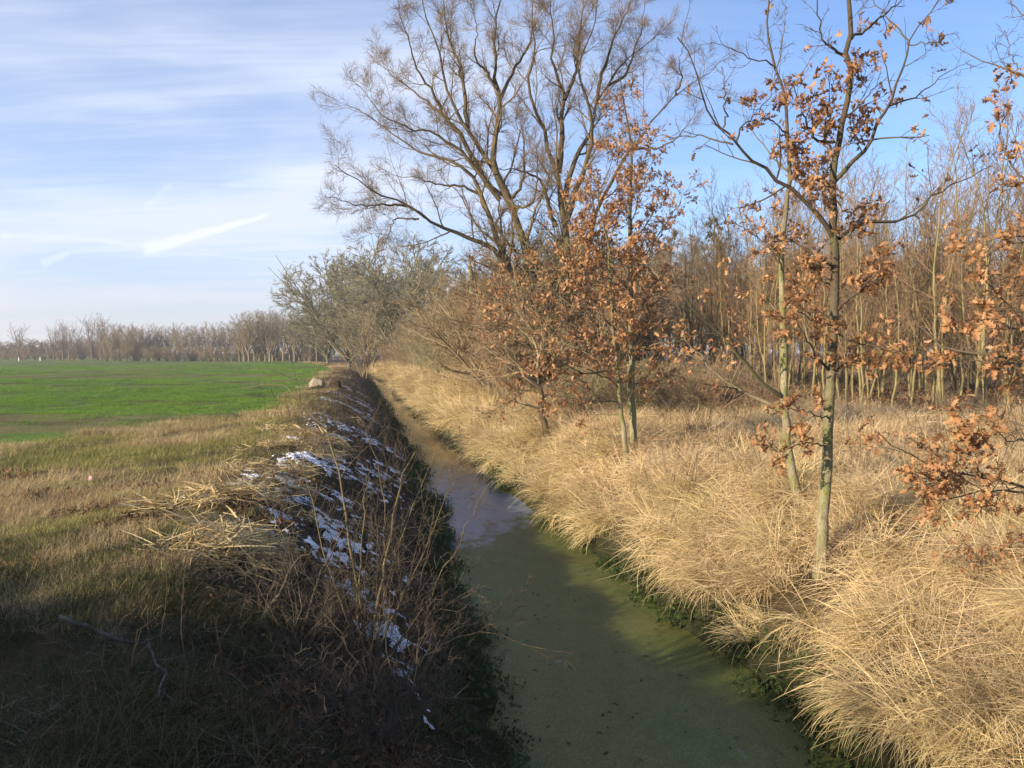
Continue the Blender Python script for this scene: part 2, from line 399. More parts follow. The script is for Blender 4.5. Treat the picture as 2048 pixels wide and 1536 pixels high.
dB = n.node('ShaderNodeBsdfPrincipled'); n.put(dB.inputs['Base Color'], duck); dB.inputs['Roughness'].default_value = .5; dB.inputs['Specular IOR Level'].default_value = .3
bn = n.node('ShaderNodeBump'); bn.inputs['Strength'].default_value = .25; bn.inputs['Distance'].default_value = .004; n.put(bn.inputs['Height'], e3); n.put(dB.inputs['Normal'], bn.outputs[0])
wB = n.node('ShaderNodeBsdfPrincipled'); wB.inputs['Base Color'].default_value = (.050, .040, .024, 1); wB.inputs['Roughness'].default_value = .06; wB.inputs['IOR'].default_value = 1.33; wB.inputs['Specular IOR Level'].default_value = .9
rip = n.noise(n.mapping(co, (1, 3.0, 1)), 3.0, 4, .5); skin = n.noise(co, 9, 4, .6)
bw = n.node('ShaderNodeBump'); bw.inputs['Strength'].default_value = .07; bw.inputs['Distance'].default_value = .02; n.put(bw.inputs['Height'], n.m('ADD', rip, n.m('MULTIPLY', skin, .4))); n.put(wB.inputs['Normal'], bw.outputs[0])
iB = n.node('ShaderNodeBsdfPrincipled'); iB.inputs['Base Color'].default_value = (.16, .21, .28, 1); iB.inputs['Roughness'].default_value = .40; iB.inputs['Specular IOR Level'].default_value = .9  # rough skin patch; blue-grey colour painted in for the reflected sky
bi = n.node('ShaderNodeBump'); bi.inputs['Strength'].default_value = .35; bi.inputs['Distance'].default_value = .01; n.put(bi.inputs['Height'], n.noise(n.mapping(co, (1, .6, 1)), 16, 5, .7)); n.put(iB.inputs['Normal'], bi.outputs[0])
sky_sheen = n.m('MULTIPLY', n.ss(yy, 25.5, 17.5), n.ss(n.noise(n.mapping(co, (1.2, .5, 1)), 1.5, 5, .65), .26, .46))
mi = n.node('ShaderNodeMixShader'); n.put(mi.inputs[0], n.m('MULTIPLY', sky_sheen, .72)); n.t.links.new(wB.outputs[0], mi.inputs[1]); n.t.links.new(iB.outputs[0], mi.inputs[2])
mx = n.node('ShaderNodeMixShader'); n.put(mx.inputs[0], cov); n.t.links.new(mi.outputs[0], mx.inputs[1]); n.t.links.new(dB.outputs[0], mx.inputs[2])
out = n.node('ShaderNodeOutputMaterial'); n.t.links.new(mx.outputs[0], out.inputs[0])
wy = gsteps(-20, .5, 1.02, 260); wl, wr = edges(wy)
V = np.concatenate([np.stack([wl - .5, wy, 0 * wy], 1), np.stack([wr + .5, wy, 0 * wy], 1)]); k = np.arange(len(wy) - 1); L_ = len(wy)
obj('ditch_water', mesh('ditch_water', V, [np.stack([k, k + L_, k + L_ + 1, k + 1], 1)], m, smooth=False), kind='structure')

# ------------------------------------------------------------------ ground cover: tufts scattered as countless "stuff"
def blades(nb, rad, l0, l1, w0, w1, th0, th1, bend0, bend1, segs=3, dirx=None, spread=3.1416, hj=.0, clump=0):
    """ribbons: th = start angle off the vertical, bend = extra angle to the tip (degrees); dirx = heading they comb towards"""
    if clump:
        ca = rng.random(clump) * 6.28; cr = rad * np.sqrt(rng.random(clump)); ci = rng.integers(0, clump, nb)
        bx = cr[ci] * np.cos(ca[ci]) + rng.normal(0, .03, nb); by = cr[ci] * np.sin(ca[ci]) + rng.normal(0, .03, nb)
    else:
        a = rng.random(nb) * 6.28; r = rad * np.sqrt(rng.random(nb)); bx, by = r * np.cos(a), r * np.sin(a)
    hd = rng.random(nb) * 6.28 if dirx is None else dirx + rng.normal(0, spread, nb)
    L = rng.uniform(l0, l1, nb); W = rng.uniform(w0, w1, nb)
    th = np.radians(rng.uniform(th0, th1, nb)); be = np.radians(rng.uniform(bend0, bend1, nb))
    s = np.linspace(0, 1, segs + 1); P_ = np.zeros((nb, segs + 1, 3)); P_[:, 0, 0] = bx; P_[:, 0, 1] = by; P_[:, 0, 2] = rng.random(nb) * hj - .02
    hx, hy = np.cos(hd), np.sin(hd); yawd = rng.normal(0, .25, nb)
    for q in range(segs):
        a = th + be * (s[q] + .5 / segs); yw = hd + yawd * s[q]
        st = L / segs
        P_[:, q + 1, 0] = P_[:, q, 0] + np.sin(a) * np.cos(yw) * st; P_[:, q + 1, 1] = P_[:, q, 1] + np.sin(a) * np.sin(yw) * st
        P_[:, q + 1, 2] = P_[:, q, 2] + np.cos(a) * st
    side_ = np.stack([-hy, hx, rng.normal(0, .35, nb)], -1)
    wt = W[:, None] * (1 - .8 * s ** 1.6)[None]
    A = P_ - side_[:, None] * wt[..., None] * .5; B = P_ + side_[:, None] * wt[..., None] * .5
    V = np.stack([A, B], 2).reshape(-1, 3)
    k = (np.arange(nb)[:, None] * (segs + 1) + np.arange(segs)[None]) * 2
    Q = np.stack([k, k + 1, k + 3, k + 2], -1).reshape(-1, 4)
    return V, Q, np.repeat(rng.random(nb), 2 * (segs + 1))
def merge(parts):
    V, Q, r, o = [], [], [], 0
    for v, q, a in parts: V.append(v); Q.append(q + o); r.append(a); o += len(v)
    return np.concatenate(V), np.concatenate(Q), np.concatenate(r)

def leaf_outline(nsec=7, seed=0):
    g = np.random.default_rng(seed); u = np.linspace(0, 1, nsec)
    wd = .30 * np.sin(np.pi * np.clip(u * .92 + .04, 0, 1)) ** .7 * (.72 + .42 * np.cos(2 * np.pi * (u * (nsec - 1) / 2 + .5))) * (.7 + .5 * u)
    wd[0] = .03; wd[-1] = .06
    fold = g.uniform(.15, .7); curl = g.uniform(-1.6, 1.8); tw = g.uniform(-.7, .7)
    V = []
    for j in range(nsec):
        a = curl * u[j]; cxl = np.sin(a) / curl if abs(curl) > .05 else u[j]; cz = (1 - np.cos(a)) / curl if abs(curl) > .05 else 0
        for sgn in (-1, 0, 1):
            yv = sgn * wd[j] * g.uniform(.8, 1.2); zv = abs(yv) * fold
            t = tw * u[j]; V.append([cxl, yv * np.cos(t) - zv * np.sin(t), cz + yv * np.sin(t) + zv * np.cos(t)])
    Q = []
    for j in range(nsec - 1):
        for s in (0, 1): Q.append([j * 3 + s, j * 3 + s + 1, j * 3 + s + 4, j * 3 + s + 3])
    return np.array(V), np.array(Q)
LEAFV = [leaf_outline(9 if q % 2 else 7, q) for q in range(8)]
def place_leaves(Rm, pos, sc, var):
    parts = []
    for q, (lv, lq) in enumerate(LEAFV):
        s = np.where(var == q)[0]
        if not len(s): continue
        v = np.einsum('nij,kj->nki', Rm[s], lv) * sc[s][:, None, None] + pos[s][:, None]
        qq = (lq[None] + np.arange(len(s))[:, None, None] * len(lv)).reshape(-1, 4)
        parts.append((v.reshape(-1, 3), qq, np.repeat(rng.random(len(s)), len(lv))))
    return merge(parts)
def rot_from(xa, up):
    X = norm(xa); Y = norm(np.cross(up, X)); Z = np.cross(X, Y); return np.stack([X, Y, Z], -1)

def euler_of(nrm, yaw):
    Z = norm(nrm); c, s = np.cos(yaw), np.sin(yaw)
    X = np.stack([c, s, 0 * c], -1); X = norm(X - Z * (X * Z).sum(-1, keepdims=True)); Y = np.cross(Z, X)
    ey = np.arcsin(np.clip(-X[:, 2], -1, 1)); ex = np.arctan2(Y[:, 2], Z[:, 2]); ez = np.arctan2(X[:, 1], X[:, 0])
    return np.stack([ex, ey, ez], -1)
def ground_n(x, y, e=.15):
    gx = (ground_h(x + e, y) - ground_h(x - e, y)) / (2 * e); gy = (ground_h(x, y + e) - ground_h(x, y - e)) / (2 * e)
    return norm(np.stack([-gx, -gy, np.ones_like(gx)], -1))
def scatter(name, pts, eul, scl, protos):
    """a point cloud that carries copies of small meshes; one uncountable object"""
    N = len(pts); me = bpy.data.meshes.new(name); me.vertices.add(N); me.vertices.foreach_set('co', np.asarray(pts, np.float32).ravel())
    me.attributes.new('rot', 'FLOAT_VECTOR', 'POINT').data.foreach_set('vector', np.asarray(eul, np.float32).ravel())
    me.attributes.new('scl', 'FLOAT', 'POINT').data.foreach_set('value', np.asarray(scl, np.float32))
    me.attributes.new('idx', 'INT', 'POINT').data.foreach_set('value', rng.integers(0, len(protos), N).astype(np.int32))
    o = obj(name, me, kind='stuff')
    g = bpy.data.node_groups.new(name, 'GeometryNodeTree')
    g.interface.new_socket('Geometry', in_out='INPUT', socket_type='NodeSocketGeometry'); g.interface.new_socket('Geometry', in_out='OUTPUT', socket_type='NodeSocketGeometry')
    gi = g.nodes.new('NodeGroupInput'); go = g.nodes.new('NodeGroupOutput'); ip = g.nodes.new('GeometryNodeInstanceOnPoints'); jo = g.nodes.new('GeometryNodeJoinGeometry')
    for pm in protos:
        po = bpy.data.objects.new(pm.name, pm); oi = g.nodes.new('GeometryNodeObjectInfo'); oi.inputs['Object'].default_value = po; oi.inputs['As Instance'].default_value = False
        gt = g.nodes.new('GeometryNodeGeometryToInstance'); g.links.new(oi.outputs['Geometry'], gt.inputs[0]); g.links.new(gt.outputs[0], jo.inputs[0])
    def na(nm, typ):
        q = g.nodes.new('GeometryNodeInputNamedAttribute'); q.data_type = typ; q.inputs['Name'].default_value = nm; return q.outputs[0]
    er = g.nodes.new('FunctionNodeEulerToRotation'); g.links.new(na('rot', 'FLOAT_VECTOR'), er.inputs[0])
    g.links.new(gi.outputs[0], ip.inputs['Points']); g.links.new(jo.outputs[0], ip.inputs['Instance']); ip.inputs['Pick Instance'].default_value = True
    g.links.new(na('idx', 'INT'), ip.inputs['Instance Index']); g.links.new(er.outputs[0], ip.inputs['Rotation']); g.links.new(na('scl', 'FLOAT'), ip.inputs['Scale'])
    g.links.new(ip.outputs[0], go.inputs[0])
    md = o.modifiers.new('scatter', 'NODES'); md.node_group = g
    return o
def cand(bands, mask):
    """points in view distance bands (y0, y1, per square metre, scale)"""
    PX, PY, SC = [], [], []
    for y0, y1, d, s in bands:
        hwid = .70 * y1 + 2.8; N = int((y1 - y0) * 2 * hwid * d)
        x = rng.uniform(-hwid, hwid, N); y = rng.uniform(y0, y1, N)
        k = np.abs(x) < .70 * y + 2.8; x, y = x[k], y[k]
        k = rng.random(len(x)) < mask(x, y); x, y = x[k], y[k]
        PX.append(x); PY.append(y); SC.append(s * rng.uniform(.75, 1.25, len(x)))
    return np.concatenate(PX), np.concatenate(PY), np.concatenate(SC)
def lay(name, bands, mask, protos, yaw=None, flat=.75, lift=0.):
    x, y, s = cand(bands, mask)
    nn = ground_n(x, y); nn = norm(nn * flat + np.array([0, 0, 1 - flat]))
    yw = rng.random(len(x)) * 6.28 if yaw is None else yaw(x, y, nn)
    return scatter(name, np.stack([x, y, ground_h(x, y) + lift], -1), euler_of(nn, yw), s, protos)

STRAW = [(0., (.16, .095, .045)), (.25, (.38, .255, .13)), (.6, (.60, .43, .245)), (1., (.76, .60, .38))]
M_LONG = blade_mat('dead_grass_blades', STRAW, .10, .35)
M_TUSS = blade_mat('tussock_blades', [(0., (.15, .095, .04)), (.22, (.36, .255, .11)), (.6, (.58, .44, .21)), (.9, (.72, .58, .32)), (1., (.22, .25, .07))], .08, .35)
M_SHORT = blade_mat('short_dead_grass', [(0., (.16, .105, .05)), (.35, (.36, .26, .13)), (.7, (.52, .40, .21)), (1., (.62, .50, .29))], .25, .4)
M_MIX = blade_mat('mixed_short_grass', [(0., (.07, .11, .015)), (.35, (.18, .20, .035)), (.55, (.33, .275, .10)), (1., (.52, .42, .20))], .25, .3)
M_GREEN = blade_mat('crop_grass', [(0., (.06, .14, .012)), (.45, (.125, .255, .026)), (.8, (.20, .33, .042)), (1., (.36, .33, .10))], .3, .3)
M_DARKG = blade_mat('shade_grass', [(0., (.014, .026, .007)), (.4, (.034, .056, .012)), (.62, (.075, .065, .024)), (1., (.20, .145, .07))], .25, .3)  # grass of the shaded foreground, shade darkened into its colours
M_REED = blade_mat('cut_reed', [(0., (.22, .13, .04)), (.35, (.44, .32, .14)), (.8, (.62, .48, .24)), (1., (.76, .64, .38))], .1, .3)
M_DULL = blade_mat('dull_stalks', [(0., (.03, .02, .012)), (.5, (.085, .06, .036)), (.85, (.19, .14, .08)), (1., (.40, .31, .19))], .1, .3)
M_LITTER = blade_mat('leaf_litter', [(0., (.05, .026, .013)), (.5, (.12, .06, .028)), (1., (.26, .145, .07))], .15, .2)
M_WEED = blade_mat('waterside_weed', [(0., (.016, .026, .008)), (.6, (.04, .065, .014)), (1., (.085, .13, .03))], .25, .3)

long_p = [mesh('long_tuft', *(lambda d: (d[0], [d[1]]))(t := merge([blades(220, .38, .22, .66, .0035, .009, 8, 62, 25, 95, 4, 0., 1.1, clump=20), blades(36, .36, .35, .8, .003, .006, 20, 80, -10, 35, 4)])), M_LONG, {'rnd': t[2]}) for _ in range(7)]
comb_p = [mesh('combed_tuft', *(lambda d: (d[0], [d[1]]))(t := merge([blades(170, .34, .4, .95, .004, .0105, 12, 60, 45, 100, 5, 0., .6, clump=9), blades(45, .34, .3, .8, .003, .007, 25, 85, -10, 40, 4)])), M_TUSS, {'rnd': t[2]}) for _ in range(6)]
lodged_p = [mesh('lodged_straw', *(lambda d: (d[0], [d[1]]))(t := blades(110, .42, .3, .85, .0028, .006, 66, 94, -14, 26, 4, 0., .9, hj=.22)), M_LONG, {'rnd': t[2]}) for _ in range(5)]
short_p = [mesh('short_tuft', *(lambda d: (d[0], [d[1]]))(t := blades(420, .45, .05, .20, .003, .006, 5, 60, 5, 60, 2, clump=70)), M_SHORT, {'rnd': t[2]}) for _ in range(5)]
mix_p = [mesh('mixed_tuft', *(lambda d: (d[0], [d[1]]))(t := blades(420, .45, .04, .15, .003, .006, 5, 60, 5, 60, 2, clump=60)), M_MIX, {'rnd': t[2]}) for _ in range(5)]
green_p = [mesh('crop_tuft', *(lambda d: (d[0], [d[1]]))(t := blades(420, .6, .04, .12, .004, .008, 10, 70, 5, 50, 2, clump=75)), M_GREEN, {'rnd': t[2]}) for _ in range(5)]
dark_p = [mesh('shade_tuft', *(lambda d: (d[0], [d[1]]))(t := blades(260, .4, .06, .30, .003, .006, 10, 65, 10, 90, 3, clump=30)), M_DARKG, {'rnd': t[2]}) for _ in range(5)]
reed_p = [mesh('reed_litter', *(lambda d: (d[0], [d[1]]))(t := blades(85, .40, .14, .55, .011, .026, 68, 98, -14, 30, 3, 0., 1.1, hj=.15)), M_REED, {'rnd': t[2]}) for _ in range(6)]
dull_p = [mesh('dull_litter', *(lambda d: (d[0], [d[1]]))(t := merge([blades(100, .42, .08, .38, .003, .010, 55, 98, -15, 40, 3, hj=.07), blades(14, .4, .1, .3, .002, .004, 0, 50, 0, 40, 3)])), M_DULL, {'rnd': t[2]}) for _ in range(6)]
weed_p = []
for _ in range(4):
    N = 70; a = rng.random(N) * 6.28; r = .26 * np.sqrt(rng.random(N)); pos = np.stack([r * np.cos(a), r * np.sin(a), rng.random(N) * .12], -1)
    v, q, rr = place_leaves(rot_from(rng.normal(0, 1, (N, 3)) + [0, 0, .2], rng.normal(0, .6, (N, 3)) + [0, 0, 1]), pos, rng.uniform(.03, .075, N), rng.integers(0, 8, N))
    v2, q2, r2 = blades(60, .26, .08, .3, .003, .006, 0, 60, 5, 60, 3)
    t = merge([(v, q, rr), (v2, q2, r2)]); weed_p.append(mesh('weed_tuft', t[0], [t[1]], M_WEED, {'rnd': t[2]}))
lit_p = []
for _ in range(4):
    N = 55; a = rng.random(N) * 6.28; r = .5 * np.sqrt(rng.random(N)); pos = np.stack([r * np.cos(a), r * np.sin(a), rng.random(N) * .05], -1)
    xa = rng.normal(0, 1, (N, 3)) * [1, 1, .3]; v, q, rr = place_leaves(rot_from(xa, rng.normal(0, .45, (N, 3)) + [0, 0, 1]), pos, rng.uniform(.06, .12, N), rng.integers(0, 8, N))
    lit_p.append(mesh('leaf_litter', v, [q], M_LITTER, {'rnd': rr}))

def downhill(j):
    return lambda x, y, nn: np.arctan2(nn[:, 1], nn[:, 0]) + rng.normal(0, j, len(x))
def clear_of_trunks(x, y):
    v = 1.
    for a, c in ((1640, 1150), (1602, 1020), (1266, 915), (1101, 890)):
        p = hit(a, c); v = v * (.12 + .88 * sst(np.hypot((x - p[0] + .08) * 1.5, (y - p[1] + .5) * .9), .4, .85))
    return v
def m_right(x, y): _, sr = sides(x, y); return clear_of_trunks(x, y) * sst(sr, .25, .6) * (1 - .8 * plant_mask(x, y)) * sst(sr, 40, 30)
lay('dead_grass', [(3, 9, 6, .8), (9, 16, 6, .9), (16, 30, 4.5, 1.1), (30, 60, 2.2, 1.5), (60, 120, .5, 2.6)], lambda x, y: m_right(x, y) * (.15 + .85 * sst(fbm(x * .7, y * .7, 78), .40, .54)) * (.45 + .55 * sst(sides(x, y)[1], 1.5, 4)), long_p, downhill(.9), .7)
def m_slope(x, y): _, sr = sides(x, y); return sst(sr, .1, .4) * np.maximum(sst(sr, 4.5, 2.4), .55 * sst(sr, 12, 9)) * (.12 + .88 * sst(fbm(x * 1.5, y * 1.5, 77), .36, .50)) * clear_of_trunks(x, y)
lay('bank_grass', [(3, 9, 8.5, .85), (9, 16, 8, .95), (16, 30, 5.5, 1.1), (30, 60, 2.6, 1.5), (60, 120, .8, 2.2)], m_slope, comb_p, downhill(.6), .8)
ob = hit(1640, 1150)
lay('lodged_straw', [(3, 9, 6, .85), (9, 16, 5, .95), (16, 30, 2.5, 1.2)], lambda x, y: sst(sides(x, y)[1], .3, .7) * (1 - .8 * plant_mask(x, y)) * np.maximum(sst(fbm(x * .8, y * .8, 86), .42, .56), .9 * (np.hypot(x - ob[0], y - ob[1] + .5) < 1.1)), lodged_p, downhill(1.5), .9, .12)
def m_head(x, y): sl, _ = sides(x, y); return sst(sl, 2.8, 3.5) * (1 - field_mask(x, y)) * (y > 5.5)
lay('stubble_grass', [(5, 12, 9, .8), (12, 22, 6, 1.05), (22, 50, 3, 1.4), (50, 150, .5, 2.4)], lambda x, y: m_head(x, y) * sst(fbm(x * .5, y * .5, 71), .42, .57), short_p)
lay('headland_grass', [(5, 12, 8, .8), (12, 22, 5, 1.05), (22, 40, 2.5, 1.4)], lambda x, y: m_head(x, y) * sst(fbm(x * .5, y * .5, 71), .70, .50), mix_p)
lay('field_grass', [(10, 20, 6, .9), (20, 40, 3.0, 1.1), (40, 75, 1.0, 1.5), (75, 120, .3, 2.2)], lambda x, y: field_mask(x, y) * (.15 + .85 * sst(fbm(x * .25, y * .5, 72), .36, .56)) * (1 - .8 * sst(fbm(x * .05, y * .22, 64), .52, .66)) * (1 - .95 * sst(np.hypot(x + 18.6, (y - 23.5) * .8), 3.0, 1.0)), green_p)
def m_bank(x, y): sl, _ = sides(x, y); return sst(sl, .1, .4) * sst(sl, 4.2, 3.0)
lay('bank_litter', [(3, 6.5, 7, .75), (6.5, 9, 12, .8), (9, 16, 9, .85), (16, 30, 4.5, 1.1), (30, 90, 1.6, 1.6)], m_bank, dull_p, downhill(1.6), .95)
REEDS = [(450, 1075, .34), (400, 1095, .30), (520, 1095, .26), (560, 945, .42), (615, 905, .5), (645, 878, .5), (500, 1000, .22), (470, 1115, .3), (590, 985, .2)]
def m_reed(x, y):
    sl, _ = sides(x, y); v = sst(sl, 1.6, 2.5) * sst(sl, 4.6, 3.5) * sst(fbm(x * .9, y * .7, 73), .54, .62) * (y > 9) * .30
    for a, c, r in REEDS:
        p = hit(a, c); r = r * .78; v = np.maximum(v, 1.2 * np.exp(-(((x - p[0]) / r) ** 2 + ((y - p[1]) / (r * 1.3)) ** 2)))
    return v
lay('reed_cuttings', [(7, 16, 19, .75), (16, 30, 7, .85), (30, 60, .6, 1.1)], m_reed, reed_p, downhill(.9), .95, .03)
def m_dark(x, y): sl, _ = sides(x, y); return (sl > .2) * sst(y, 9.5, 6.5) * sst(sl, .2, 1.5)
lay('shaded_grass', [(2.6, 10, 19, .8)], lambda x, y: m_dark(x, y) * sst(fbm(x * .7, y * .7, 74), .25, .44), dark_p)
lay('fallen_leaves', [(2.6, 10, 4, .7), (10, 18, 1.2, .9)], lambda x, y: (sides(x, y)[0] > .4) * sst(y, 19, 8) * sst(fbm(x * .8, y * .8, 75), .45, .6), lit_p)
lay('plantation_litter', [(18, 36, 3.2, 1.3), (36, 70, 1.2, 1.8)], plant_mask, lit_p)
stalk_p = []
M_STALK = bark_mat('weed_stalk', (.06, .042, .028), (.13, .095, .06), (.09, .07, .04), 30, .2, .003)
for _ in range(5):
    N = 7; a = rng.random(N) * 6.28; pos = np.stack([.3 * rng.normal(0, 1, N), .3 * rng.normal(0, 1, N), np.full(N, -.03)], -1)
    st, r_ = extend(pos, np.stack([np.cos(a) * .35, np.sin(a) * .35, np.ones(N)], -1), rng.uniform(.35, .95, N), np.full(N, .0038), 7, .06, .0, .5)
    c1, r1 = branch(st, r_, 6, .22, 4, 40, .5, 1., .1, .05, .6, .002, .3, .6, .05, .2)
    stalk_p.append(Tubes().add(st, r_, 4).add(c1, r1, 3).mesh('weed_stalk', M_STALK))
def m_stalk(x, y): sl, sr = sides(x, y); return np.where(sr > 0, sst(sr, .5, 1.2) * sst(sr, 16, 12), .6 * sst(sl, .3, 1.) * sst(sl, 4.5, 3.5)) * sst(fbm(x * .5, y * .5, 79), .45, .60)
lay('weed_stalks', [(3.5, 9, 1.6, .9), (9, 16, 1.3, 1.), (16, 34, 1.0, 1.3)], m_stalk, stalk_p, None, .2)
lay('stray_leaves', [(3.5, 9, 1.0, .8), (9, 20, .8, .9)], lambda x, y: (sides(x, y)[1] > .6) * sst(fbm(x * .6, y * .6, 80), .40, .60), lit_p, None, .9, .16)
def m_rim(x, y): sl, sr = sides(x, y); return np.where(sl > sr, sst(sl, -.20, .0) * sst(sl, .75, .25), sst(sr, -.16, .0) * sst(sr, .40, .15))
lay('waterside_weed', [(3, 16, 16, 1.0), (16, 40, 6, 1.3), (40, 100, 1.5, 2.)], m_rim, weed_p, None, .3)

# snow left on the shaded bank
gy = np.arange(4.2, 46, .028); gs = np.arange(.5, 3.9, .028); SY, SS = np.meshgrid(gy, gs, indexing='ij')
lE, _ = edges(SY); SX = lE - SS
big = fbm(SX * .6, SY * .45, 81, 3); f1 = fbm(SX * 3.2, SY * 3.2, 82, 3); f2 = vnoise(SX * 14, SY * 14, 83)
f3 = fbm(SX * 13, SY * 9, 84, 3)
am = sst(big, .38, .55) * .22 + f1 * .45 + f3 * .42 + .16 * f2 - .748 - .4 * sst(SY, 9, 6.5) * sst(SS, 1.2, 1.9) - .12 * sst(SS, 2.6, 3.3) * sst(SY, 12, 9) - .35 * sst(SS, 3.0, 3.9) - .12 * sst(SS, 1.1, .5) - .03 * sst(SY, 7, 5)
zz = ground_h(SX, SY) + np.minimum(am * .35, .03) + .04
keep = am > 0; A, B = SX.shape; idx = np.arange(A * B).reshape(A, B)
kq = keep[:-1, :-1] & keep[1:, :-1] & keep[:-1, 1:] & keep[1:, 1:]
q = np.stack([idx[:-1, :-1], idx[:-1, 1:], idx[1:, 1:], idx[1:, :-1]], -1)[kq]
u, inv = np.unique(q, return_inverse=True); V = np.stack([SX, SY, zz], -1).reshape(-1, 3)[u]
obj('snow', mesh('snow', V, [inv.reshape(-1, 4)], plain_mat('old_snow', (.78, .80, .84), (.62, .64, .68), 30, .6)), kind='stuff')

# ------------------------------------------------------------------ trees
B_OAK = bark_mat('oak_bark', (.13, .105, .065), (.20, .165, .10), (.135, .14, .055), 10)
B_OAKT = bark_mat('oak_twig_bark', (.09, .065, .045), (.15, .11, .07), (.11, .10, .05), 14)
B_OAKD = bark_mat('oak_limb_bark', (.065, .047, .033), (.12, .09, .058), (.10, .095, .042), 12)
B_WIL = bark_mat('willow_bark', (.085, .06, .032), (.155, .115, .062), (.12, .10, .045), 5, .9, .03)
B_WILT = bark_mat('willow_twig_bark', (.17, .115, .055), (.26, .18, .095), (.17, .13, .065), 8)
B_SAP = bark_mat('sapling_bark', (.20, .165, .075), (.29, .235, .115), (.17, .16, .06), 7)
B_SAPT = bark_mat('sapling_twig_bark', (.24, .15, .085), (.33, .22, .125), (.25, .18, .09), 8)
B_SHR = bark_mat('shrub_bark', (.25, .18, .105), (.37, .275, .165), (.28, .225, .115), 8)
B_SHR2 = bark_mat('rusty_shrub_bark', (.27, .175, .105), (.38, .255, .155), (.29, .205, .11), 8)
B_SHR3 = bark_mat('olive_shrub_bark', (.23, .195, .105), (.34, .29, .165), (.26, .235, .11), 8)
B_GRY = bark_mat('grey_green_bark', (.19, .165, .10), (.27, .235, .15), (.19, .18, .095), 5)
B_FAR = bark_mat('far_twig_bark', (.22, .165, .10), (.32, .24, .15), (.25, .21, .115), 3)
B_PUR = bark_mat('poplar_twig_bark', (.22, .16, .125), (.28, .205, .16), (.2, .16, .12), 3)
M_LEAF = blade_mat('dry_oak_leaf', [(0., (.14, .065, .028)), (.3, (.32, .160, .068)), (.65, (.50, .275, .13)), (1., (.66, .43, .24))], .35, .4, spec=.3, rough=.55)
M_LEAF2 = blade_mat('dry_small_leaf', [(0., (.10, .045, .02)), (.5, (.21, .10, .04)), (1., (.36, .20, .09))], .35, .4, spec=.3, rough=.55)
LEAF_ME = [mesh('leaf', v, [q], M_LEAF, {'rnd': np.full(len(v), .3)}) for v, q in LEAFV]

def leaves_on(root, base, tw, n_cl, per, size, weight=None, mat=M_LEAF, n_obj=300, spread=.07):
    """leaf clusters at the ends of twigs; the largest in view are single parts"""
    pts = np.concatenate([t[:, -3:].reshape(-1, 3, 3) if t.shape[1] >= 3 else t for t in tw])
    tip, prev = pts[:, -1], pts[:, -3]
    wgt = np.ones(len(tip)) if weight is None else weight(tip)
    ch = rng.choice(len(tip), min(n_cl, int((wgt > 1e-6).sum())), p=wgt / wgt.sum(), replace=False)
    cnt = rng.integers(per[0], per[1] + 1, len(ch)); ci = np.repeat(ch, cnt); N = len(ci)
    f = rng.random((N, 1)) * .9; pos = tip[ci] * (1 - f) + prev[ci] * f + rng.normal(0, spread * .35, (N, 3))
    d = norm(tip[ci] - prev[ci]); xa = d * .5 + rng.normal(0, .65, (N, 3)) + [0, 0, -.35]
    Rm = rot_from(xa, rng.normal(0, .6, (N, 3)) + [0, 0, 1]); sc = rng.uniform(*size, N); var = rng.integers(0, 8, N)
    px, py = proj(pos); inside = (px > -20) & (px < 2068) & (py > -20) & (py < 1556)
    key = np.where(inside, sc / np.linalg.norm(pos - CAM, axis=1), 0); order = np.argsort(-key)
    top = order[:n_obj]; top = top[key[top] > 0]; rest = order[len(top):]
    from mathutils import Matrix
    for j in top:
        o = bpy.data.objects.new('leaf', LEAF_ME[var[j]]); COL.objects.link(o); o.parent = root
        mm = np.eye(4); mm[:3, :3] = Rm[j] * sc[j]; mm[:3, 3] = pos[j] - base; o.matrix_basis = Matrix(mm.tolist())
    if len(rest):
        v, q, r = place_leaves(Rm[rest], pos[rest] - base, sc[rest], var[rest])
        obj('leaves', mesh('leaves', v, [q], mat, {'rnd': r}), root, 'stuff')
def limbs(px_list, yb, n, r0, r1, wob=.01):
    """traced limbs: [(px, py, depth offset), ...] become 3-D curves"""
    return [(resample([P(a, c, yb + d) for a, c, d in l], n, wob), rb + (ra - rb) * (1 - np.linspace(0, 1, n)) ** 1.5) for l, ra, rb in zip(px_list, r0, r1)]

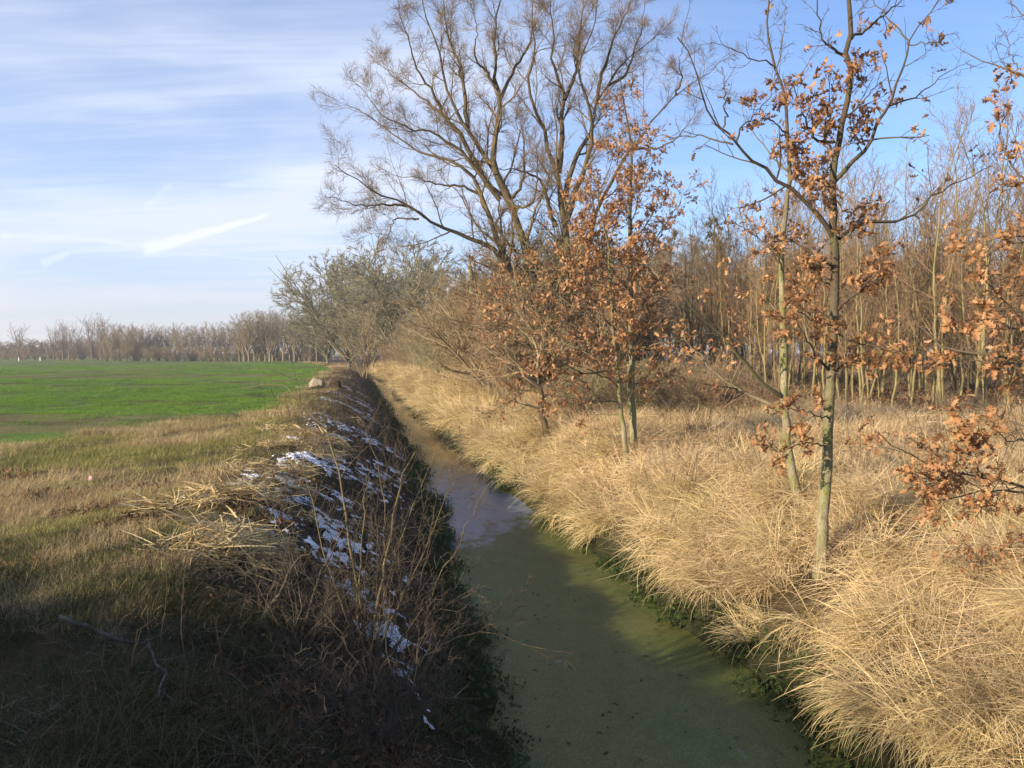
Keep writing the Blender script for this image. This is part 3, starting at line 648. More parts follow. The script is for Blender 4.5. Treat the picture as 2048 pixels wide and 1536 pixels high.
# -- the big willow
def W3(l, d0, d1):
    n_ = len(l); return [(600 + a * .41667, c * .41667, d0 + (d1 - d0) * (i / (n_ - 1)) ** 1.3) for i, (a, c) in enumerate(l)]
YW = 32.0
wb = G(.55, YW); fork = (1090, 1690)
wl_ = [  # limb, depth change from base to tip, radii
    ([fork, (1040, 1420), (960, 1230), (900, 1180), (800, 1135), (700, 1100), (600, 1045), (540, 1000), (480, 965), (400, 940), (340, 910), (280, 860), (220, 830), (165, 790)], 0, -3.5, .26, .02),
    ([(540, 1000), (470, 985), (400, 985), (300, 985), (200, 965), (115, 940)], -1.2, -3.0, .08, .015),
    ([(570, 1050), (470, 1050), (440, 1080), (415, 1125), (330, 1120)], -1., 0, .06, .012),
    ([fork, (1010, 1330), (960, 1180), (920, 1080), (870, 940), (820, 840), (760, 790), (690, 760), (600, 740), (520, 690), (440, 640), (360, 580), (300, 540), (215, 500)], 0, 2.5, .27, .02),
    ([(870, 940), (800, 900), (720, 890), (640, 880), (560, 850), (480, 850), (400, 820)], .8, -.5, .09, .012),
    ([(960, 960), (900, 880), (850, 820), (770, 720), (690, 670), (620, 630), (550, 625), (480, 590), (400, 560), (330, 470), (270, 400)], 0, -2.0, .15, .015),
    ([fork, (1100, 1350), (1080, 1190), (1000, 960), (940, 830), (870, 720), (790, 610), (740, 500), (700, 420), (680, 300), (640, 180), (600, 60), (580, -80)], 0, 1., .33, .03),
    ([(870, 830), (760, 640), (690, 560), (600, 480), (500, 400), (420, 340), (350, 290)], .3, 3.0, .16, .015),
    ([(690, 560), (640, 450), (560, 330), (520, 200), (480, 80), (470, -40)], 1., -1.6, .10, .015),
    ([(800, 620), (790, 450), (770, 350), (740, 250), (700, 120), (690, 0), (700, -130)], .5, 2.2, .14, .02),
    ([(1030, 1020), (1000, 960), (935, 800), (940, 650), (960, 520), (940, 400), (935, 250), (935, 100), (960, 0), (970, -160)], 0, -2.0, .24, .03),
    ([(960, 480), (1010, 370), (1060, 280), (1110, 190), (1130, 60), (1120, -60)], -.8, 1.5, .11, .015),
    ([(940, 400), (880, 330), (840, 270), (850, 150), (820, 20)], -1, -2.5, .09, .015),
    ([(1020, 950), (1070, 860), (1080, 780), (1070, 650), (1040, 600), (1050, 480)], -.2, 2., .10, .012),
    ([fork, (1280, 1420), (1280, 1150), (1260, 1000), (1240, 850), (1200, 750), (1170, 620), (1120, 500), (1095, 420), (1100, 330), (1130, 250), (1110, 150), (1120, 0), (1140, -140)], 0, 2., .30, .03),
    ([(1240, 830), (1260, 680), (1260, 550), (1270, 470), (1240, 380), (1210, 300), (1220, 180), (1200, 60), (1210, -100)], .8, -1.8, .19, .02),
    ([(1270, 480), (1310, 390), (1330, 300), (1340, 150), (1360, 0), (1370, -140)], -.3, 1.6, .12, .02),
    ([(1225, 1090), (1190, 980), (1160, 870), (1100, 830), (1040, 815), (960, 815), (900, 780)], .2, -2., .15, .015),
    ([(1265, 980), (1300, 830), (1340, 720), (1390, 650), (1410, 560), (1420, 500), (1480, 410), (1530, 330), (1600, 260), (1680, 200), (1750, 140)], .5, 3.2, .17, .02),
    ([(1280, 1050), (1370, 790), (1400, 650), (1390, 520), (1350, 400), (1340, 300), (1390, 180), (1420, 60), (1430, -80)], .3, -2.6, .18, .02),
    ([fork, (1340, 1300), (1430, 1000), (1560, 750), (1650, 640), (1720, 540), (1800, 460), (1880, 400), (1960, 350), (2020, 290)], 0, 1.5, .24, .015),
    ([(1600, 710), (1720, 710), (1830, 640), (1900, 530)], .8, -.8, .10, .012),
    ([(1420, 500), (1450, 350), (1500, 200), (1560, 80), (1600, -20), (1620, -140)], 1.5, -1., .12, .02),
    ([(1480, 410), (1560, 360), (1600, 250), (1640, 120), (1660, -30)], 2., 3., .10, .015),
    ([(1000, 960), (1050, 1000), (1120, 960), (1140, 800), (1130, 700)], -.3, -3.0, .10, .012),
    ([(1800, 460), (1830, 380), (1820, 290), (1850, 200)], 1.3, 0., .07, .012)]
LW = limbs([W3(l, a, c) for l, a, c, _, _ in wl_], YW, 22, [q[3] * .74 for q in wl_], [q[4] * .7 for q in wl_], .03)
root = thing('willow_tree', 'huge bare many-stemmed willow spreading high above the hedge', 'tree', wb)
fk = P(600 + fork[0] * .41667, fork[1] * .41667, YW)
tp = resample([wb + [.35, 0, -.4], wb + [.3, 0, .5], (wb + [.2, 0, 0] + fk) / 2, fk + [0, 0, .15]], 10, .02)
obj('trunk', Tubes().add(tp, np.linspace(.60, .42, 10), 12).mesh('trunk', B_WIL, wb), root)
for pts, rad in LW: obj('limb', Tubes().add(pts, rad, 8).mesh('limb', B_WIL, wb), root)
lp = np.stack([q[0] for q in LW]); lr = np.stack([q[1] for q in LW])
a1, ra1 = branch(lp, lr, 16, .25, 9, 42, .20, 1., .13, .06, .5, .009, .5, .25, .8, 3.8)
ll = np.repeat(np.linalg.norm(np.diff(lp, axis=1), axis=2).sum(1), 16); kp = rng.random(len(ll)) < ll / 9.5; a1, ra1 = a1[kp], ra1[kp]     # short limbs carry fewer boughs
a2, ra2 = branch(a1, ra1, 8, .45, 6, 40, .12, 1., .14, .05, .5, .006, .4, .4, .45, 1.9)
a3, ra3 = branch(a2, ra2, 10, .50, 4, 38, .15, 1., .14, .04, .6, .0045, .35, .5, .3, 1.1)
a4, ra4 = branch(a3, ra3, 2, .60, 3, 35, .2, .9, .12, .03, .8, .0036, .3, .6, .25, .7)
obj('crown', Tubes().add(a1, ra1, 5).add(a2, ra2, 3).add(a3, ra3, 3).add(a4[::2], ra4[::2], 3).mesh('crown', B_WILT, wb), root)

# -- oak in front on the right, dry leaves in clumps
def O4(l, d0, d1):
    n_ = len(l); return [(1348 + a * .3418, c * .3418, d0 + (d1 - d0) * i / (n_ - 1)) for i, (a, c) in enumerate(l)]
def O5(l, d0, d1):
    n_ = len(l); return [(1348 + a * .3418, 450 + c * .3418, d0 + (d1 - d0) * i / (n_ - 1)) for i, (a, c) in enumerate(l)]
YO = 9.0
ob = hit(1640, 1150); YO = ob[1]
tr = [(1640, 1175, 0), (1641, 1120, 0), (1646, 1050, 0), (1652, 960, .05), (1656, 860, .1), (1662, 740, .1), (1668, 620, .1), (1671, 520, .1), (1665, 430, .1), (1668, 340, .15), (1683, 250, .2), (1697, 191, .2), (1702, 140, .15), (1690, 112, .15), (1701, 75, .1), (1699, 30, .1), (1701, -60, .1), (1706, -220, .2)]
trp = resample([P(a, c, YO + d) for a, c, d in tr], 40, .006)
trr = np.interp(np.linspace(0, 1, 40), [0, .04, .15, .45, .6, .8, 1], [.098, .068, .060, .049, .037, .027, .010])
ol = [(O4([(935, 1400), (860, 1280), (740, 1150), (600, 1050), (520, 970), (430, 920), (370, 840), (290, 750), (220, 680), (180, 600), (140, 480), (80, 300), (20, 220)], .1, -.8), .032, .006),
      (O4([(345, 845), (240, 820), (120, 790), (0, 810), (-80, 780)], -.35, .4), .012, .004),
      (O4([(290, 745), (300, 600), (295, 480), (280, 390)], -.45, -.2), .010, .004),
      (O4([(370, 840), (390, 750), (470, 680), (560, 560), (600, 480)], -.3, .5), .012, .004),
      (O4([(965, 1395), (1060, 1320), (1260, 1300), (1380, 1270), (1470, 1180), (1600, 1100), (1750, 1030), (1860, 970)], .1, .9), .026, .005),
      (O4([(940, 1060), (1040, 950), (1160, 800), (1220, 680), (1270, 590), (1310, 470), (1350, 350), (1370, 260), (1430, 160), (1550, 0), (1600, -90)], .15, -.7), .028, .005),
      (O4([(1262, 620), (1400, 570), (1500, 500), (1620, 410), (1740, 350)], -.2, .5), .012, .003),
      (O4([(1370, 260), (1460, 258), (1540, 250), (1580, 175)], -.5, -.8), .008, .003),
      (O4([(1370, 260), (1300, 150), (1220, 70), (1170, 0), (1150, -90)], -.45, .1), .010, .004),
      (O4([(935, 830), (830, 820), (790, 740), (760, 680), (720, 590), (700, 500)], .15, -.5), .022, .005),
      (O4([(1000, 330), (920, 280), (870, 230), (850, 100), (835, 0), (840, -100)], .2, -.3), .016, .005),
      (O4([(1040, 225), (1130, 180), (1230, 90), (1340, 0), (1420, -70)], .2, .8), .018, .005),
      (O4([(945, 1570), (880, 1530), (750, 1440), (640, 1410), (520, 1390), (420, 1350), (330, 1290)], .1, .6), .020, .005),
      (O4([(965, 700), (1050, 650), (1110, 600), (1160, 520), (1250, 450)], .2, .9), .014, .004),
      (O4([(930, 930), (880, 800), (890, 680), (915, 560), (905, 430)], .15, -.4), .014, .004),
      (O4([(920, 950), (870, 1050), (850, 1120), (790, 1150)], .15, -.6), .013, .004),
      (O5([(945, 510), (1020, 430), (1100, 370), (1180, 290), (1210, 210), (1280, 170)], .1, -.7), .024, .006),
      (O5([(905, 850), (830, 760), (780, 680), (720, 560), (700, 480)], .1, -.8), .018, .005),
      (O5([(935, 860), (980, 820), (1040, 800), (1150, 795)], .1, -.4), .014, .006),
      (O5([(900, 1130), (840, 1120), (760, 1090), (660, 1080)], .05, -.6), .010, .004),
      (O5([(880, 1290), (800, 1280), (700, 1290), (600, 1320), (540, 1250)], .05, -.6), .010, .004),
      (O5([(930, 590), (840, 560), (740, 520), (660, 540)], .1, -.7), .012, .004),
      (O5([(935, 640), (1060, 690), (1150, 700), (1260, 730), (1370, 740)], .1, -.9), .014, .004),
      (O5([(950, 370), (870, 330), (760, 380), (680, 380)], .1, .6), .012, .004)]
LO = limbs([q[0] for q in ol], YO, 16, [q[1] for q in ol], [q[2] for q in ol], .012)
root = thing('oak_tree', 'slim oak with curved trunk and clumps of dry brown leaves, nearest trunk to the water', 'tree', ob)
obj('trunk', Tubes().add(trp, trr, 12).mesh('trunk', oak_mat('near_oak_bark', 1.6, 4.6), ob), root)
for pts, rad in LO: obj('limb', Tubes().add(pts, rad, 7).mesh('limb', B_OAKD, ob), root)
lp = np.stack([q[0] for q in LO]); lr = np.stack([q[1] for q in LO])
tl_ = trp[None, 14:]; tlr = trr[None, 14:]
a0, ra0 = branch(tl_, tlr * .5, 15, .13, 16, 58, .05, .97, .06, .05, .3, .004, .5, .4, .3, .9)
a1, ra1 = branch(np.concatenate([lp, a0]), np.concatenate([lr, ra0]), 7, .30, 7, 48, .2, .98, .10, .05, .55, .0032, .45, .5, .18, .75)
a2, ra2 = branch(a1, ra1, 3, .45, 4, 42, .25, 1., .12, .05, .7, .0025, .3, .7, .08, .3)
obj('crown', Tubes().add(a0, ra0, 5).add(a1, ra1, 4).add(a2, ra2, 3).mesh('crown', B_OAKT, ob), root)
def blobs(L, floor=.0):
    def f(p):
        px, py = proj(p); v = np.full(len(p), float(floor))
        for a, c, s, wt in L: v += wt * np.exp(-((px - a) ** 2 + (py - c) ** 2) / (2 * s * s))
        gi_ = (px // 26).astype(int) * 1000 + (py // 26).astype(int)         # even out where twigs crowd
        _, iv, ct = np.unique(gi_, return_inverse=True, return_counts=True)
        return v / ct[iv]
    return f
oak_bl = [(1600, 190, 34, 1.2), (1630, 205, 25, 1), (1675, 135, 16, 1.2), (1685, 190, 20, 1), (1735, 100, 20, .6), (1750, 65, 18, .5), (1580, 255, 34, 1.3), (1620, 310, 30, 1.2),
          (1560, 260, 28, 1), (1690, 285, 30, 1.1), (1760, 265, 34, 1.4), (1720, 330, 22, 1), (1585, 370, 32, 1.3), (1545, 430, 38, 1.4), (1600, 420, 25, 1), (1640, 390, 22, 1), (1710, 450, 34, 1.2),
          (1760, 470, 28, 1), (1860, 370, 20, .6), (1780, 350, 16, .5), (1500, 215, 20, .5), (1440, 300, 14, .3), (1640, 580, 30, 1.3), (1545, 590, 26, 1.), (1600, 560, 26, 1), (1700, 560, 22, 1), (1760, 540, 26, .9),
          (1590, 680, 28, 1.2), (1630, 650, 25, 1.2), (1680, 690, 32, 1.3), (1750, 700, 32, 1.3), (1830, 700, 30, 1.2), (1610, 800, 32, 1.4), (1560, 830, 30, 1.2), (1510, 830, 24, 1), (1640, 830, 25, 1), (1550, 890, 28, 1.2), (1620, 890, 28, 1.2), (1520, 700, 25, .8)]
leaves_on(root, ob, [a1, a2], 600, (2, 7), (.05, .115), blobs(oak_bl, .008))

# -- second oak stem just behind it
sb = hit(1602, 1020); YS = sb[1]
tr = [(1604, 1035, 0), (1600, 1005, 0), (1585, 950, 0), (1573, 880, 0), (1568, 760, 0), (1566, 620, .1), (1562, 500, .1), (1575, 400, .1), (1580, 340, .1), (1574, 260, .1), (1570, 190, .2), (1553, 147, .2), (1546, 113, .2), (1534, 68, .2), (1539, 0, .2), (1545, -90, .2)]
trp = resample([P(a, c, YS + d) for a, c, d in tr], 36, .008)
trr = np.interp(np.linspace(0, 1, 36), [0, .06, .2, .55, .75, 1], [.090, .068, .055, .034, .021, .006])
ol = [(O5([(640, 1010), (560, 960), (440, 830), (330, 710), (200, 570), (100, 480), (20, 350), (-10, 260)], 0, -1.2), .032, .006), (O5([(620, 1085), (530, 1030), (430, 990), (250, 880), (170, 790), (60, 650), (50, 470)], 0, .9), .034, .006),
      (O5([(170, 790), (90, 760), (10, 740), (-80, 700)], .5, 1.1), .012, .004), (O5([(640, 300), (600, 150), (540, 80)], .1, -.7), .016, .004),
      (O4([(585, 385), (480, 350), (370, 290), (280, 265), (210, 250)], .2, -.6), .012, .003), (O4([(650, 560), (720, 480), (800, 350), (840, 260)], .2, .8), .012, .003),
      (O4([(660, 780), (560, 700), (500, 640), (440, 640)], .1, -.7), .012, .004), (O4([(680, 1010), (560, 900), (480, 800), (420, 700), (380, 560)], .1, .6), .016, .004),
      (O4([(600, 430), (620, 300), (650, 150), (660, 40)], .1, .5), .012, .004), (O5([(640, 560), (540, 420), (440, 300), (330, 200)], .1, .8), .016, .004)]
LO = limbs([q[0] for q in ol], YS, 14, [q[1] for q in ol], [q[2] for q in ol], .012)
root = thing('oak_tree', 'leaning thinner oak with yellowish trunk just behind the nearest oak', 'tree', sb)
obj('trunk', Tubes().add(trp, trr, 10).mesh('trunk', oak_mat('second_oak_bark', 3.4, 6.5), sb), root)
for pts, rad in LO: obj('limb', Tubes().add(pts, rad, 6).mesh('limb', B_OAK, sb), root)
lp = np.stack([q[0] for q in LO]); lr = np.stack([q[1] for q in LO])
a0, ra0 = branch(trp[None, 12:], trr[None, 12:] * .5, 20, .12, 14, 50, .05, .97, .06, .06, .35, .004, .5, .4, .3, 1.)
a1, ra1 = branch(np.concatenate([lp, a0]), np.concatenate([lr, ra0]), 6, .30, 7, 45, .2, .98, .10, .05, .55, .0032, .45, .5, .18, .8)
a2, ra2 = branch(a1, ra1, 3, .45, 4, 42, .25, 1., .12, .05, .7, .0026, .3, .7, .08, .3)
obj('crown', Tubes().add(a0, ra0, 5).add(a1, ra1, 4).add(a2, ra2, 3).mesh('crown', B_OAKT, sb), root)
leaves_on(root, sb, [a1, a2], 130, (3, 6), (.07, .11), blobs([(1545, 600, 45, 1), (1560, 470, 50, 1), (1480, 620, 40, .8), (1400, 700, 40, .6), (1530, 690, 35, 1), (1570, 330, 40, 1), (1500, 780, 40, .7), (1380, 560, 30, .4)], .01), n_obj=150)

# -- oak whose trunk stands just right of the view, its boughs reach in
YR = 6.6
rb = G(5.75, YR)
D5 = lambda l, a, c: [(1348 + p * .3418, 450 + q * .3418, a + (c - a) * i / (len(l) - 1)) for i, (p, q) in enumerate(l)]
ol = [(D5([(2900, 900), (2500, 880), (2048, 850), (1880, 810), (1700, 790), (1590, 800)], 0, .3), .03, .006), (D5([(2900, 1000), (2400, 860), (2100, 800), (1800, 760), (1600, 720), (1500, 640), (1340, 500), (1220, 440), (1060, 390)], 0, .9), .028, .004),
      (D5([(2900, 900), (2500, 800), (2200, 700), (2048, 590), (1950, 470), (1820, 340), (1700, 260)], 0, -.3), .026, .005), (D5([(2900, 1350), (2400, 1250), (2048, 1180), (1900, 1120), (1780, 1060), (1570, 1030)], 0, .6), .024, .005),
      (D5([(2900, 1620), (2300, 1560), (2048, 1530), (1900, 1490), (1700, 1460), (1500, 1410), (1300, 1300), (1190, 1210)], 0, -.4), .026, .004), (D5([(1800, 1480), (1780, 1420), (1740, 1290), (1700, 1200)], -.2, -.3), .009, .003),
      (D5([(2300, 1560), (2000, 1560), (1800, 1570), (1600, 1600), (1480, 1620)], -.1, -.6), .016, .004), (D5([(1700, 1460), (1560, 1480), (1420, 1500)], -.25, -.6), .009, .003),
      (O4([(2900, 900), (2500, 600), (2200, 500), (2048, 450), (1950, 410), (1850, 370), (1720, 310), (1690, 300)], 0, .8), .024, .004), (O4([(2900, 1500), (2400, 1200), (2150, 1080), (2000, 1000), (1930, 880), (1900, 760), (1960, 650)], 0, .3), .026, .005),
      (O4([(2900, 1700), (2400, 1500), (2100, 1400), (1900, 1380), (1750, 1350), (1560, 1380)], 0, .9), .024, .004), (O4([(2500, 600), (2250, 300), (2100, 130), (2020, 60), (1960, -20)], .1, .6), .018, .004),
      (O4([(2048, 450), (1990, 360), (1930, 180)], .3, .6), .008, .003), (D5([(2500, 800), (2200, 560), (2100, 300), (2000, 180), (1900, 100), (1760, 200)], 0, .5), .02, .004),
      (D5([(2500, 880), (2200, 640), (2000, 600), (1850, 560), (1700, 560)], 0, -.5), .02, .004), (D5([(2200, 1215), (2080, 1260), (1950, 1250), (1860, 1190)], 0, -.4), .012, .003)]
LO = limbs([q[0] for q in ol], YR, 16, [q[1] for q in ol], [q[2] for q in ol], .012)
root = thing('oak_tree', 'oak beyond the picture edge reaching leafy boughs in over the right-hand grass', 'tree', rb)
trp = resample([rb + [0, 0, -.15], rb + [.02, 0, 1.2], rb + [.1, .1, 3.], rb + [.0, .1, 5.], rb + [.15, 0, 7.5]], 24, .01)
trr = np.linspace(.13, .02, 24); obj('trunk', Tubes().add(trp, trr, 12).mesh('trunk', B_OAK, rb), root)
for pts, rad in LO: obj('limb', Tubes().add(pts, rad, 7).mesh('limb', B_OAKT, rb), root)
lp = np.stack([q[0] for q in LO]); lr = np.stack([q[1] for q in LO])
a0, ra0 = branch(trp[None, 8:], trr[None, 8:] * .5, 16, .3, 16, 55, .05, .97, .07, .04, .3, .004, .5, .4, .5, 1.6)
a1, ra1 = branch(np.concatenate([lp, a0]), np.concatenate([lr, ra0]), 9, .22, 7, 46, .3, .98, .10, .04, .5, .003, .45, .5, .15, .6)
a2, ra2 = branch(a1, ra1, 3, .45, 4, 42, .25, 1., .12, .04, .7, .0024, .3, .7, .07, .25)
obj('crown', Tubes().add(a0, ra0, 5).add(a1, ra1, 4).add(a2, ra2, 3).mesh('crown', B_OAKT, rb), root)
rbl = [(2000, 230, 30, 1), (2030, 160, 20, .8), (2015, 270, 30, 1), (2010, 345, 36, 1.4), (2030, 400, 30, 1.2), (1950, 470, 40, 1.2), (1990, 430, 30, 1), (1960, 540, 40, 1.2), (2010, 530, 34, 1.2), (1890, 560, 28, 1), (1900, 590, 28, 1),
       (1860, 500, 24, .6), (1960, 650, 40, 1.3), (1920, 640, 34, 1.2), (2000, 700, 36, 1.3), (2010, 610, 28, 1), (1800, 690, 30, .8), (1860, 700, 34, .8), (1935, 850, 26, 1.2), (1950, 880, 18, 1), (1790, 905, 28, 1.1), (1830, 930, 32, 1.3), (1880, 960, 40, .9), (1950, 970, 34, .8), (1890, 1010, 36, .8), (1990, 960, 25, 1), (2030, 990, 22, .8), (1760, 900, 22, .9)]
leaves_on(root, rb, [a1, a2], 360, (2, 6), (.05, .108), blobs(rbl, .004))

# -- the middle oak, two stems, thick with brown leaves
mb = hit(1266, 915); YM = mb[1]
ta = resample([P(a, c, YM + d) for a, c, d in [(1270, 930, 0), (1267, 880, 0), (1265, 830, 0), (1263, 760, 0), (1262, 650, .1), (1262, 560, .1), (1260, 470, .2), (1262, 380, .2), (1263, 300, .2), (1252, 230, .2), (1240, 155, .2)]], 30, .01)
tb = resample([P(a, c, YM - .3 + d) for a, c, d in [(1256, 955, 0), (1250, 900, 0), (1245, 850, 0), (1238, 770, 0), (1232, 720, 0), (1225, 650, -.1), (1222, 560, -.3), (1215, 480, -.4), (1200, 420, -.5), (1196, 350, -.6)]], 30, .01)
rA = np.concatenate([[.105], np.linspace(.082, .009, 29)]); rB = np.concatenate([[.075], np.linspace(.056, .007, 29)])
root = thing('oak_tree', 'broad twin-stemmed young oak thick with rust brown leaves in mid-view', 'tree', mb)
MB_ = oak_mat('middle_oak_bark', 3.6, 6.8); obj('trunk', Tubes().add(ta, rA, 10).mesh('trunk', MB_, mb), root); obj('trunk', Tubes().add(tb, rB, 9).mesh('trunk', MB_, mb), root)
C2 = lambda l, a, c: [(600 + p * .3418, 400 + q * .3418, a + (c - a) * i / (len(l) - 1)) for i, (p, q) in enumerate(l)]
ol = [(C2([(1860, 1180), (1700, 1170), (1480, 1140), (1300, 1110), (1190, 1150)], 0, -.8), .022, .004), (C2([(1870, 1255), (1720, 1255), (1560, 1230), (1440, 1170)], -.2, .5), .018, .004), (C2([(1830, 900), (1700, 830), (1580, 740), (1400, 620), (1240, 560), (1080, 540)], 0, -1.2), .028, .004),
      (C2([(1840, 820), (1700, 700), (1560, 600), (1420, 470), (1320, 360)], .2, .8), .028, .004), (C2([(1840, 980), (1640, 880), (1400, 780), (1200, 720), (1020, 640)], 0, 1.), .026, .004), (C2([(1930, 700), (2020, 600), (2140, 520), (2260, 430)], .2, .9), .024, .004),
      (C2([(1930, 900), (2060, 850), (2200, 830), (2330, 790)], .1, -.9), .024, .004), (C2([(1940, 1080), (2080, 1060), (2200, 1020)], .1, .6), .018, .004), (C2([(1920, 520), (1800, 380), (1700, 240), (1640, 120)], .1, -.6), .024, .004), (C2([(1930, 480), (2040, 330), (2120, 160), (2180, 20)], .2, -.8), .024, .004),
      (C2([(1935, 300), (2020, 160), (2080, 20), (2130, -130)], .2, .6), .020, .004), (C2([(1800, 420), (1740, 200), (1660, 60), (1600, -60)], .1, .8), .020, .004), (C2([(1850, 760), (1740, 640), (1640, 460), (1560, 300), (1500, 160)], -.3, -1.5), .024, .004), (C2([(1880, 1120), (1760, 1020), (1560, 960), (1380, 940), (1240, 900)], -.2, -1.4), .022, .004),
      (C2([(1920, 760), (1800, 560), (1620, 400), (1380, 420), (1180, 440)], .4, 1.9), .022, .004), (C2([(1935, 450), (2080, 230), (2220, 20), (2310, -150)], .2, 1.2), .020, .004), (C2([(1830, 1000), (1650, 1000), (1450, 900), (1250, 820), (1100, 700)], -.3, -1.9), .024, .004), (C2([(1880, 640), (1740, 500), (1540, 460), (1340, 500), (1160, 560)], .3, 2.2), .022, .004), (C2([(1940, 200), (1900, 20), (1880, -150), (1850, -300)], .2, -.4), .016, .004), (C2([(1940, 160), (2000, -60), (2040, -260), (2030, -400)], .2, .5), .016, .004)]
LO = limbs([q[0] for q in ol], YM, 14, [q[1] for q in ol], [q[2] for q in ol], .02)
for pts, rad in LO: obj('limb', Tubes().add(pts, rad, 6).mesh('limb', B_OAK, mb), root)
lp = np.stack([q[0] for q in LO]); lr = np.stack([q[1] for q in LO])
st, sr_ = branch(np.stack([ta[6:], tb[6:]]), np.stack([rA[6:], rB[6:]]) * .6, 16, .30, 14, 52, .0, .97, .08, .04, .4, .005, .6, .35, .4, 2.0)
a1, ra1 = branch(np.concatenate([lp, st]), np.concatenate([lr, sr_]), 10, .36, 6, 44, .12, .98, .11, .04, .55, .0045, .45, .5, .25, 1.1)
a2, ra2 = branch(a1, ra1, 4, .45, 4, 42, .2, 1., .12, .03, .7, .0035, .3, .7, .12, .45)
obj('crown', Tubes().add(st, sr_, 5).add(a1, ra1, 4).add(a2, ra2, 3).mesh('crown', B_OAKT, mb), root)
mbl = [(1245, 200, 28, .5), (1255, 260, 34, .8), (1230, 320, 40, .9), (1290, 300, 36, .9), (1260, 380, 60, 1), (1330, 370, 40, .7), (1380, 350, 26, .5), (1180, 440, 60, 1), (1270, 460, 60, 1), (1100, 480, 50, 1), (1060, 560, 60, 1.2), (980, 590, 36, 1), (1150, 560, 60, 1.1), (1250, 560, 50, .9), (1330, 560, 50, .7), (1120, 640, 70, 1.2), (1220, 680, 60, 1), (1010, 620, 40, .9), (1060, 780, 50, 1.3), (1140, 760, 50, 1.2), (1180, 800, 40, 1), (1280, 780, 36, .9), (1320, 700, 40, .8), (1040, 800, 30, 1)]
leaves_on(root, mb, [a1, a2], 2000, (2, 6), (.06, .125), blobs(mbl, .02))

# -- small leafy oak seedling at the lower right
kb = hit(1985, 1180); 
st = np.stack([resample([kb + [0, 0, -.05], kb + [q * .1, 0, .2], kb + [q * .3, .05 * q, .38 + .1 * abs(q)], kb + [q * .55, .1 * q, .40 + .1 * q]], 8, .008) for q in (-1, -.5, .2, .7, 1.2)])
sr_ = np.tile(np.linspace(.008, .003, 8), (5, 1)); a1, ra1 = branch(st, sr_, 7, .35, 5, 45, .3, 1., .1, .05, .6, .0025, .4, .6)
root = thing('oak_seedling', 'knee-high oak seedling with small brown leaves in the lower right grass', 'sapling', kb)
obj('stem', Tubes().add(st, sr_, 5).add(a1, ra1, 3).mesh('stem', B_OAKT, kb), root)
leaves_on(root, kb, [a1, st], 38, (3, 5), (.05, .08), n_obj=120, spread=.05)

# -- leaning bare tree on the right bank
lb = hit(1101, 890); YL = lb[1]
C4 = lambda l, a, c: [(850 + p * .3255, 450 + q * .3255, a + (c - a) * i / (len(l) - 1)) for i, (p, q) in enumerate(l)]
tp = resample([P(a, c, YL + d) for a, c, d in C4([(775, 1370), (760, 1310), (735, 1220), (715, 1150), (720, 1050), (700, 960), (690, 880)], 0, .2)], 14, .01)
ol = [(C4([(715, 1130), (640, 1110), (560, 1080), (470, 1050), (380, 960)], .1, -.6), .035, .006), (C4([(715, 1000), (620, 920), (520, 800), (440, 680), (330, 630), (200, 600), (80, 550)], .1, -1.5), .05, .006), (C4([(690, 930), (600, 900), (480, 930), (330, 940), (180, 955)], .1, 1.2), .04, .006),
      (C4([(640, 920), (560, 860), (470, 830), (380, 760), (280, 740)], 0, .6), .03, .005), (C4([(700, 900), (690, 780), (640, 640), (560, 520)], .2, 1.4), .05, .006), (C4([(705, 920), (800, 820), (880, 700), (960, 620)], .2, .9), .045, .006), (C4([(560, 1080), (480, 1100), (400, 1150), (330, 1140)], -.2, -1.), .016, .004), (C4([(715, 1080), (800, 1010), (900, 960), (980, 940)], .1, .8), .03, .005)]
LO = limbs([q[0] for q in ol], YL, 14, [q[1] for q in ol], [q[2] for q in ol], .03)
root = thing('bare_tree', 'dark leaning bare tree low on the sunny bank, boughs spread over the water', 'tree', lb)
obj('trunk', Tubes().add(tp, np.linspace(.105, .05, 14), 10).mesh('trunk', B_WIL, lb), root)
for pts, rad in LO: obj('limb', Tubes().add(pts, rad, 6).mesh('limb', B_SHR, lb), root)
lp = np.stack([q[0] for q in LO]); lr = np.stack([q[1] for q in LO])
a1, ra1 = branch(lp, lr, 9, .36, 7, 45, .15, 1., .14, .03, .5, .007, .5, .4, .4, 1.6)
a2, ra2 = branch(a1, ra1, 6, .45, 5, 42, .15, 1., .14, .02, .6, .005, .4, .5, .2, .9)
a3, ra3 = branch(a2, ra2, 3, .5, 3, 42, .2, 1., .14, .02, .7, .004, .4, .6, .15, .5)
obj('crown', Tubes().add(a1, ra1, 4).add(a2, ra2, 3).add(a3, ra3, 3).mesh('crown', B_SHR, lb), root)

# -- builders for the repeated trees and shrubs (parts share mesh data between copies)
def make_shrub(H, spread, stems, ks, mat, tm, rmin, lean=.55):
    a = np.arange(stems) * 2.4 + rng.random(stems); pos = np.stack([.25 * np.cos(a), .25 * np.sin(a), np.full(stems, -.1)], -1) * rng.random((stems, 1))
    D = np.stack([np.cos(a) * lean * rng.random(stems), np.sin(a) * lean * rng.random(stems), np.ones(stems)], -1); D[:, :2] *= spread
    s, r = extend(pos, D, H * rng.uniform(.65, 1., stems), np.full(stems, .012 * H), 10, .09, .03, .2)
    lv = [(s, r)]; c, rc = s, r
    for q, k in enumerate(ks):
        c, rc = branch(c, rc, k, (.42, .45, .5)[q], (7, 5, 3)[q], 42, .12, 1., .13, .05, .55, rmin * (1.6, 1.2, 1)[q], .45, .4, .2, 3.); lv.append((c, rc))
    tk = Tubes().add(s, r, 5).mesh('stem', mat); cr = Tubes()
    for q, (c, rc) in enumerate(lv[1:]): cr.add(c, rc, 4 if q == 0 else 3)
    return tk, cr.mesh('crown', tm)
